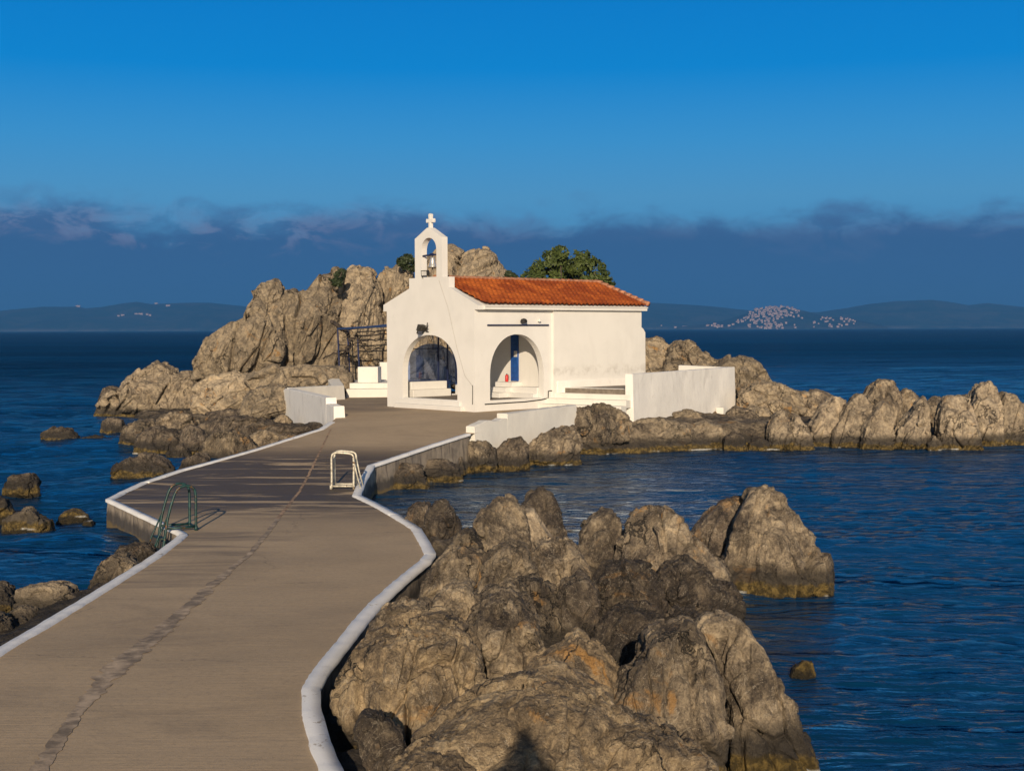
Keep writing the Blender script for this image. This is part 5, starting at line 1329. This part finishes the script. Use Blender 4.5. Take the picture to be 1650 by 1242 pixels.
# ------------------------------------------------------------------ white walls, steps and terrace around the chapel
def rough_wall(name, label, pts, th, mat, top_jit=0.02, cat='wall', lip=None):
    """pts: (x, y, z_bottom, z_top) along the wall; thickness th to the left of the run"""
    P = resample(pts, 0.22)
    n = len(P)
    t = np.gradient(P[:, :2], axis=0); t /= np.linalg.norm(t, axis=1)[:, None]
    nr = np.stack([-t[:, 1], t[:, 0]], 1)
    js = perlin(np.stack([P[:, 0] * 1.7, P[:, 1] * 1.7, P[:, 0] * 0 + 1.7], 1)) * top_jit
    def wob(zz, k): return perlin(np.stack([P[:, 0] * 0.9, P[:, 1] * 0.9, zz * 0.9 + k], 1)) * 0.025
    rows = []
    for h in np.linspace(0, 1, 6):
        zz = P[:, 2] + (P[:, 3] + js - P[:, 2]) * h
        o_ = -0.05 * (1 - h) + wob(zz, 0)
        rows.append(np.stack([P[:, 0] + nr[:, 0] * o_, P[:, 1] + nr[:, 1] * o_, zz], 1))
    o_ = 0.03; rows.append(np.stack([P[:, 0] + nr[:, 0] * o_, P[:, 1] + nr[:, 1] * o_, P[:, 3] + js + 0.018], 1))
    o_ = th - 0.03; rows.append(np.stack([P[:, 0] + nr[:, 0] * o_, P[:, 1] + nr[:, 1] * o_, P[:, 3] + js + 0.018], 1))
    for h in (1.0, 0.0):
        zz = P[:, 2] + (P[:, 3] + js - P[:, 2]) * h
        rows.append(np.stack([P[:, 0] + nr[:, 0] * th, P[:, 1] + nr[:, 1] * th, zz], 1))
    r = len(rows)
    mb = MB(); co = np.concatenate(rows)
    fs = [(a * n + i, a * n + i + 1, (a + 1) * n + i + 1, (a + 1) * n + i) for a in range(r - 1) for i in range(n - 1)]
    fs.append(tuple(a * n for a in range(r))); fs.append(tuple(a * n + n - 1 for a in reversed(range(r))))
    mb.poly([tuple(c) for c in co], fs)
    o = mb.build(name, M[mat] if isinstance(mat, str) else mat)
    if label: tag(o, label, cat)
    return o
# shaded parapet on the left: low block, tall run, and the return along the back
pA = np.array([-6.38, 48.75]); pB = np.array([-9.72, 57.8]); dA = (pB - pA) / np.linalg.norm(pB - pA)
nA = np.array([dA[1], -dA[0]])                     # towards the terrace
def alongA(k, off=0.0): return pA + dA * k + nA * off
LW = empty('parapet_wall', (pA[0], pA[1], 1.3)); tag(LW, 'white parapet with a stepped near end, its shaded face towards the left rocks', 'wall')
def child_of(o, root):
    o.parent = root
    o.matrix_parent_inverse = root.matrix_basis.inverted()
    return o
lenA = float(np.linalg.norm(pB - pA))
def wallpts(ks, zb, zt): return [(*alongA(k, 0.36), zb(k), zt(k)) for k in ks]
w1 = rough_wall('low_block', None, [(*alongA(0, 0.40), 0.9, 1.86), (*alongA(1.25, 0.40), 0.9, 1.88)], 0.40, 'whitewash')
child_of(w1, LW)
w2 = rough_wall('tall_run', None, [(*alongA(1.25, 0.395), 0.5, 2.10), (*alongA(5, 0.395), 0.4, 2.12), (*alongA(lenA - 0.5, 0.395), 0.3, 2.13), (*alongA(lenA, 0.395), 0.3, 2.02)], 0.40, 'whitewash')
child_of(w2, LW)
w3 = rough_wall('back_run', None, [(-9.45, 57.75, 1.2, 2.13), (-8.6, 59.2, 1.2, 2.13), (-7.50, 61.0, 1.2, 2.10)], 0.4, 'whitewash_clean')
child_of(w3, LW)
rough_wall('ramp_wall', 'sloping white wall end between the parapet and the bench steps', [(-7.52, 61.1, 1.2, 2.1), (-8.1, 63.6, 1.2, 2.4), (-8.3, 66.0, 1.2, 2.5)], 0.55, 'whitewash_clean')
# bench steps left of the chapel
ST = empty('bench_steps', (-7.2, 62.7, 1.5)); tag(ST, 'two long white bench steps left of the chapel front', 'steps')
for k, (z0, z1, y0) in enumerate(((-0.3, 0.38, 0.0), (0.38, 0.64, 0.42))):
    mb = MB(); mb.prism([[(-0.42 + 0.1 * k, y0), (4.2, y0 + 0.15), (4.2, 4.2), (-0.9 + 0.1 * k, 4.2)]], z0, z1, lambda u, v, w_: (u, v, w_))
    mb.build('step', M['whitewash_clean'], ST, 0.03)
tb = at_depth(596, 616, 64.0)
TBL = MB(); TBL.box(-0.48, 0.48, -0.42, 0.42, 0, 0.74)
o = TBL.build('stone_block', M['whitewash_clean'], None, 0.03); o.location = (tb[0], 63.9, 2.14); o.rotation_euler.z = -0.1
tag(o, 'square white masonry block standing on the bench steps', 'masonry block')
rough_wall('low_wall', 'short low white wall behind the masonry block', [(-6.45, 66.6, 1.8, 3.0), (-5.0, 66.9, 1.8, 3.0)], 0.3, 'whitewash_clean')

# pergola: blue pipe frame with dry vine
PG = empty('pergola', (at_depth(560, 603, 66.0)[0], 66.0, 2.1)); tag(PG, 'blue pipe pergola frame beside the chapel, under bare vine', 'pergola')
def wp(px, py, D): return Vector(at_depth(px, py, D))
def build_at(mb, name, mat, root):
    o = mb.build(name, mat); child_of(o, root); return o
for a, b, D in ((544, 530, 65.2), (560, 532, 66.4), (576, 540, 66.0)):
    mb = MB(); mb.tube([wp(a, b, D), wp(a + 3.5, 609, D)], 0.042, 6); build_at(mb, 'post', M['dark_blue'], PG)
mb = MB(); mb.tube([wp(568, 550, 66.6), wp(569, 609, 66.6)], 0.028, 6); build_at(mb, 'post', M['black'], PG)
for a, b, c, d, D0, D1, r in ((544, 530, 640, 524.5, 65.2, 63.0, 0.05), (556, 531, 645, 521, 66.5, 65.0, 0.04), (545, 530, 562, 535, 65.2, 67, 0.04)):
    mb = MB(); mb.tube([wp(a, b, D0), wp(c, d, D1)], r, 6); build_at(mb, 'rail', M['rail_blue'], PG)
for a, b, c, d in ((546, 556, 580, 557), (547, 592, 578, 591), (548, 573, 578, 574)):
    mb = MB(); mb.tube([wp(a, b, 65.6), wp(c, d, 66.0)], 0.02, 5); build_at(mb, 'rail', M['black'], PG)
for a, b in ((576, 536), (577, 541), (578, 548), (577, 557), (578, 566)):
    pts = [wp(a + k * 9, b - k * (0.6 if b < 545 else 0.05) + random.Random(a * 31 + b + k).uniform(-1.3, 1.3), 66.0 - 0.15 * k) for k in range(8)]
    mb = MB(); mb.tube(pts, [0.03] * 8, 5); build_at(mb, 'vine_wire', M['black'], PG)
VN = MB()
rv = random.Random(21)
def branch(p0, p1, D, r0, r1, wig=2.0, n=9):
    pts = []
    for i in range(n):
        t = i / (n - 1)
        pts.append(wp(p0[0] + (p1[0] - p0[0]) * t + rv.uniform(-wig, wig), p0[1] + (p1[1] - p0[1]) * t + rv.uniform(-wig, wig), D + rv.uniform(-0.15, 0.15)))
    VN.tube(pts, [r0 + (r1 - r0) * i / (n - 1) for i in range(n)], 6)
branch((560, 606), (556, 570), 65.9, 0.09, 0.075); branch((556, 570), (566, 548), 65.9, 0.08, 0.06); branch((566, 548), (576, 541), 65.9, 0.07, 0.045)
branch((534, 518), (548, 528), 65.4, 0.10, 0.11, 0.8); branch((548, 528), (560, 536), 65.6, 0.11, 0.08, 1); branch((560, 536), (564, 552), 65.8, 0.07, 0.05)
branch((520, 577), (556, 563), 65.4, 0.03, 0.05, 1.5); branch((552, 575), (570, 556), 65.6, 0.05, 0.03); branch((576, 542), (586, 560), 66, 0.04, 0.02)
branch((600, 566), (622, 552), 66, 0.03, 0.02, 1.2); branch((580, 556), (612, 585), 66.2, 0.025, 0.015); branch((574, 546), (610, 534), 66, 0.035, 0.02, 1.5); branch((575, 552), (618, 545), 66, 0.03, 0.02, 1.5)
vo = VN.build('dry_vine', M['wood'], None, smooth_shade=True); tag(vo, 'bare twisted grape vine climbing the blue pergola', 'vine')

# low white parapet at the right edge of the path, two stepped blocks
RP = empty('parapet_wall', (-1.2, 44.3, 1.2)); tag(RP, 'low white parapet in two stepped blocks above the inner basin', 'wall')
q0 = np.array([-1.32, 44.3]); q1_ = np.array([2.25, 50.0]); dq = (q1_ - q0) / np.linalg.norm(q1_ - q0); Lq = float(np.linalg.norm(q1_ - q0))
def alongQ(k): return q0 + dq * k + np.array([dq[1], -dq[0]]) * 0.12
a_ = rough_wall('low_block', None, [(*alongQ(0), 0.5, 1.42), (*alongQ(0.7), 0.45, 1.52), (*alongQ(2.0), 0.35, 1.56)], 0.34, 'whitewash_clean', 0.10); child_of(a_, RP)
a_ = rough_wall('tall_block', None, [(*alongQ(2.0), 0.2, 1.74), (*alongQ(4.5), 0.3, 1.78), (*alongQ(Lq), 0.4, 1.80)], 0.42, 'whitewash_clean', 0.035); child_of(a_, RP)

# steps and upper terrace right of the chapel, held by the tall retaining wall
sd_ = np.array([0.834, -0.552]); sn_ = np.array([-0.552, -0.834])
s0 = np.array([1.55, 54.45]); SLEN = 3.75
SS = empty('terrace_steps', (3.0, 52.4, 1.5)); tag(SS, 'three long white steps climbing from the path to the upper terrace', 'steps')
for k, (z1, off, cut) in enumerate(((1.68, 1.02, -0.55), (1.88, 0.62, -0.30), (2.08, 0.24, 0.0), (2.28, -0.12, 0.35))):
    P = [s0 + sd_ * (cut - 0.3) + sn_ * off, s0 + sd_ * SLEN + sn_ * off, s0 + sd_ * SLEN + sn_ * (off - 0.45), s0 + sd_ * (cut - 0.3) + sn_ * (off - 0.45)]
    mb = MB(); mb.prism([[tuple(p) for p in P]], (z1 - 0.3) if k else 1.1, z1, lambda u, v, w_: (u, v, w_))
    o = mb.build('step', M['whitewash_clean'], None, 0.02); child_of(o, SS)
W0 = np.array([4.62, 52.15]); W1 = np.array([9.96, 61.0])
TP = [s0 + sd_ * 0.2 + sn_ * -0.16, W0 + np.array([-0.1, 0.1]), W1 + np.array([-0.25, 0.1]), (7.9, 62.3), (5.6, 59.5), (1.6, 54.8)]
mb = MB(); mb.prism([[tuple(p) for p in TP]], 1.2, 2.265, lambda u, v, w_: (u, v, w_)); o = mb.build('terrace', M['floor']); tag(o, kind='structure')
RW = empty('retaining_wall', (W0[0], W0[1], 1.0)); tag(RW, 'tall whitewashed retaining wall holding up the terrace right of the chapel', 'wall')
a_ = rough_wall('wall_face', None, [(*W0, 0.7, 2.86), (*(W0 * 0.5 + W1 * 0.5), 0.6, 2.86), (*W1, 0.5, 2.87)], 0.32, 'whitewash', 0.008); child_of(a_, RW)
a_ = rough_wall('wall_return', None, [(9.9, 61.05, 1.0, 2.86), (7.7, 62.2, 1.0, 2.93)], 0.3, 'whitewash_clean', 0.008); child_of(a_, RW)
bt = W0 + (W1 - W0) * 0.80; nb_ = np.array([0.85, -0.52])
mb = MB(); mb.box(-0.28, 0.28, -0.30, 0.05, -0.8, 0.75); o = mb.build('buttress', M['whitewash_clean'], None, 0.03)
o.location = (bt[0] + nb_[0] * 0.12, bt[1] + nb_[1] * 0.12, 0.45); o.rotation_euler.z = math.atan2(W1[1] - W0[1], W1[0] - W0[0]) ; bpy.context.view_layer.update(); child_of(o, RW)

# ------------------------------------------------------------------ ladders
def ladder(loc, u, v, mat, label, kind):
    root = empty('swim_ladder', tuple(loc)); tag(root, label, 'ladder')
    U = Vector((u[0], u[1], 0)).normalized(); V = Vector((v[0], v[1], 0)).normalized()
    pt = lambda a, b, c: U * a + V * b + Vector((0, 0, c))
    def arc(ps):
        out = []
        for i in range(len(ps) - 1):
            for t in np.linspace(0, 1, 5)[:-1]:
                p0 = ps[max(i - 1, 0)]; p1 = ps[i]; p2 = ps[i + 1]; p3 = ps[min(i + 2, len(ps) - 1)]
                out.append(tuple(0.5 * ((2 * p1[k]) + (-p0[k] + p2[k]) * t + (2 * p0[k] - 5 * p1[k] + 4 * p2[k] - p3[k]) * t * t + (-p0[k] + 3 * p1[k] - 3 * p2[k] + p3[k]) * t ** 3) for k in range(2)))
        out.append(ps[-1]); return out
    for s in (0.0, 0.46):
        if kind == 'teal':
            pr = arc([(0.60, 0.02), (0.60, 0.35), (0.60, 0.70), (0.56, 0.84), (0.44, 0.90), (0.28, 0.87), (0.18, 0.74), (0.06, 0.36), (0.0, 0.06), (-0.03, -0.15), (-0.10, -0.5), (-0.12, -0.9)])
        else:
            pr = arc([(0.58, 0.02), (0.58, 0.40), (0.58, 0.78), (0.54, 0.88), (0.44, 0.91), (0.16, 0.89), (0.06, 0.85), (0.03, 0.74), (0.03, 0.4), (0.03, 0.0), (0.0, -0.25), (-0.06, -0.9)])
        mb = MB(); mb.tube([pt(a, s, c) for a, c in pr], 0.027, 9); mb.build('rail', mat, root, smooth_shade=True)
        mb = MB(); mb.tube([pt(0.0, s, 0.075), pt(0.62, s, 0.075)], 0.026, 8); mb.tube([pt(0.60, s, 0.0), pt(0.60, s, 0.09)], 0.035, 8); mb.build('base_bar', mat, root, smooth_shade=True)
        if kind == 'teal':
            mb = MB(); mb.tube([pt(0.06, s, 0.36), pt(-0.16, s, -0.10), pt(-0.26, s, -0.36)], 0.018, 7); mb.build('brace', mat, root, smooth_shade=True)
        else:
            mb = MB(); mb.tube([pt(0.03, s, 0.74), pt(-0.04, s, 0.40), pt(-0.16, s, -0.06)], 0.020, 7); mb.build('brace', mat, root, smooth_shade=True)
            mb = MB(); mb.tube([pt(0.03, s, 0.08), pt(0.03, s, -0.12), pt(-0.14, s, -0.09)], 0.028, 7); mb.build('foot_joint', M['rust'], root, smooth_shade=True)
    for k, z in enumerate((-0.12, -0.36, -0.60)):
        o_ = (-0.03, -0.07, -0.11)[k]
        mb = MB(); mb.box(-0.06, 0.06, -0.02, 0.48, -0.015, 0.015, lambda x_, y_, z_: tuple(pt(o_ - 0.05 + x_, y_, z + z_))); mb.build('rung', mat if kind != 'teal' else M['green'], root)
    mb = MB(); mb.tube([pt(0.60, 0, 0.075), pt(0.60, 0.46, 0.075)], 0.02, 7); mb.build('cross_bar', mat, root, smooth_shade=True)
E1 = on_path(258, 853); ladder((E1[0], E1[1], E1[2]), (0.88, 0.48), (0.48, -0.88), M['green'], 'teal painted swim ladder with two hoops on the left quay edge', 'teal')
E2 = on_path(572, 788); ladder((E2[0], E2[1], E2[2]), (-1, 0.03), (0.03, 1), M['steel'], 'cream painted swim ladder with rusty feet on the right basin edge', 'cream')

# ------------------------------------------------------------------ tree and shrubs
def leaf_cloud(blobs, n, size, seed, squash=0.8):
    r = np.random.RandomState(seed)
    co = []; q = []
    wts = np.array([b[3] ** 2 for b in blobs]); wts = wts / wts.sum()
    which = r.choice(len(blobs), n, p=wts)
    c = np.array([b[:3] for b in blobs])[which]; rad = np.array([b[3] for b in blobs])[which]
    d = r.normal(size=(n, 3)); d /= np.linalg.norm(d, axis=1)[:, None]
    rr = rad * (0.45 + 0.55 * r.rand(n) ** 0.5) * (1 + 0.25 * perlin(d * 2.3 + c))
    p = c + d * rr[:, None] * [1, 1, squash]
    # clumps and gaps
    keep = perlin(p * 1.9) + 0.35 * perlin(p * 4.1) > -0.16
    p = p[keep]; d = d[keep]; n = len(p)
    nx = d + r.normal(scale=0.7, size=(n, 3)); nx /= np.linalg.norm(nx, axis=1)[:, None]
    a = np.cross(nx, r.normal(size=(n, 3))); a /= np.linalg.norm(a, axis=1)[:, None]
    b = np.cross(nx, a)
    s = size * (0.6 + 0.8 * r.rand(n))[:, None]
    co = np.concatenate([p - a * s, p + b * s * 0.45, p + a * s, p - b * s * 0.45])
    i = np.arange(n)
    return co, np.stack([i, i + n, i + 2 * n, i + 3 * n], 1)
TD = 71.0
tb_ = at_depth(915, 560, TD)
TR_ = empty('broadleaf_tree', (tb_[0], TD, 1.2)); tag(TR_, 'dark green bushy tree rising behind the chapel roof', 'tree')
base = Vector((tb_[0], TD, 1.2))
mb = MB()
top = Vector(at_depth(915, 455, TD))
mb.tube([base, base + Vector((0.1, 0, 1.5)), base + Vector((0.0, 0, 3.0)), top], [0.30, 0.24, 0.20, 0.10], 10)
rt = random.Random(4)
tips = [(860, 440), (880, 418), (903, 402), (925, 425), (938, 406), (962, 430), (978, 455), (870, 455), (950, 455), (905, 440)]
for a, b in tips:
    e = Vector(at_depth(a, b, TD + rt.uniform(-0.8, 0.8))); s = base + Vector((0, 0, rt.uniform(2.0, 3.4)))
    m_ = s.lerp(e, 0.5) + Vector((rt.uniform(-.2, .2), rt.uniform(-.2, .2), rt.uniform(0, .3)))
    mb.tube([s, m_, e], [0.10, 0.06, 0.015], 6)
o = mb.build('trunk', M['bark'], None, smooth_shade=True); child_of(o, TR_)
blobs = []
for a, b, r_ in ((856, 448, .62), (872, 436, .70), (886, 418, .62), (903, 408, .50), (905, 428, .75), (928, 430, .62), (938, 410, .42), (946, 424, .62), (958, 432, .6), (968, 446, .55), (979, 456, .42), (980, 466, .35), (850, 462, .6), (885, 452, .8), (925, 455, .85), (955, 460, .8), (845, 470, .5), (915, 475, .9), (880, 475, .8), (950, 478, .7)):
    p = at_depth(a, b, TD + rt.uniform(-0.7, 0.7)); blobs.append((*p, r_ * 0.95))
co, q = leaf_cloud(blobs, 15000, 0.115, 3)
o = fast_mesh('crown', co, q, M['leaf'], False); child_of(o, TR_)
def shrub(px, py, D, blobs, n, label, size=0.10, mat='leaf_dark', seed=1):
    b0 = at_depth(px, py, D)
    root = empty('shrub', tuple(b0)); tag(root, label, 'shrub', 'shrubs growing out of the crag')
    B = [(*at_depth(a, b, D + random.Random(a + b).uniform(-.4, .4)), r) for a, b, r in blobs]
    co, q = leaf_cloud(B, n, size, seed)
    o = fast_mesh('foliage', co, q, M[mat], False); child_of(o, root)
    mb = MB()
    for a, b, r in blobs: mb.tube([tuple(b0), tuple(at_depth(a, b, D))], [0.05, 0.015], 5)
    o = mb.build('stem', M['bark'], None); child_of(o, root)
shrub(658, 440, 72.0, [(648, 422, .32), (658, 418, .36), (664, 428, .40), (672, 424, .36), (656, 428, .3)], 2600, 'dark shrub on the crag top just left of the belfry', seed=2)
shrub(544, 458, 69.5, [(540, 448, .30), (547, 445, .30), (543, 455, .28), (551, 438, .2)], 1800, 'dark shrub in the cleft on the crag skyline left of the chapel', seed=3)
shrub(828, 458, 76.0, [(820, 442, .22), (828, 446, .24), (816, 450, .2), (834, 452, .2)], 1400, 'small shrub on the right slope of the far crag peak', seed=4)
shrub(873, 735, 46.4, [(866, 722, .14), (876, 716, .16), (884, 722, .12)], 500, 'dry tuft of weed under the low white parapet', 0.05, 'wood', seed=6)

# ------------------------------------------------------------------ the photographer (stands at the camera, casts the shadow in the foreground)
def photographer():
    pts = {'pelvis': (0, -0.30, 3.88), 'waist': (0, -0.30, 4.05), 'chest': (0, -0.30, 4.26), 'neck': (0, -0.28, 4.44), 'head': (0, -0.26, 4.56), 'crown': (0, -0.27, 4.67),
           'hipL': (-0.11, -0.30, 3.84), 'kneeL': (-0.14, -0.28, 3.44), 'ankL': (-0.15, -0.32, 3.08), 'toeL': (-0.17, -0.14, 3.04),
           'hipR': (0.11, -0.30, 3.84), 'kneeR': (0.14, -0.28, 3.44), 'ankR': (0.15, -0.32, 3.08), 'toeR': (0.17, -0.14, 3.04),
           'shL': (-0.20, -0.31, 4.39), 'elL': (-0.34, -0.20, 4.27), 'wrL': (-0.12, -0.10, 4.44), 'haL': (-0.085, -0.08, 4.53),
           'shR': (0.20, -0.31, 4.39), 'elR': (0.34, -0.20, 4.27), 'wrR': (0.12, -0.10, 4.44), 'haR': (0.085, -0.08, 4.53)}
    rad = {'pelvis': .14, 'waist': .125, 'chest': .15, 'neck': .085, 'head': .125, 'crown': .095, 'hipL': .095, 'kneeL': .062, 'ankL': .045, 'toeL': .04, 'hipR': .095, 'kneeR': .062, 'ankR': .045, 'toeR': .04,
           'shL': .07, 'elL': .06, 'wrL': .032, 'haL': .036, 'shR': .07, 'elR': .06, 'wrR': .032, 'haR': .036}
    ed = [('pelvis', 'waist'), ('waist', 'chest'), ('chest', 'neck'), ('neck', 'head'), ('head', 'crown')]
    for s in 'LR': ed += [('pelvis', 'hip' + s), ('hip' + s, 'knee' + s), ('knee' + s, 'ank' + s), ('ank' + s, 'toe' + s), ('chest', 'sh' + s), ('sh' + s, 'el' + s), ('el' + s, 'wr' + s), ('wr' + s, 'ha' + s)]
    names = list(pts)
    me = bpy.data.meshes.new('person')
    me.from_pydata([pts[k] for k in names], [(names.index(a), names.index(b)) for a, b in ed], [])
    o = bpy.data.objects.new('person', me); COL.objects.link(o)
    md = o.modifiers.new('skin', 'SKIN'); md.use_smooth_shade = True
    for i, k in enumerate(names):
        sv = me.skin_vertices[0].data[i]; sv.radius = (rad[k], rad[k]); sv.use_root = (k == 'pelvis')
    s = o.modifiers.new('sub', 'SUBSURF'); s.levels = 2; s.render_levels = 2
    me.materials.append(simple('jacket_cloth', (0.06, 0.07, 0.10), 0.9, 0, 0.2, 20, 0.2))
    tag(o, 'person in dark clothes standing at the camera, whose shadow falls on the near boulder', 'person')
    mb = MB(); mb.box(-0.07, 0.07, -0.10, -0.04, 4.55, 4.65); mb.box(-0.03, 0.03, -0.085, -0.05, 4.65, 4.68)
    c = mb.build('camera_body', M['black'], None, 0.008)
    tag(c, 'black camera held up by the person', 'camera')
photographer()
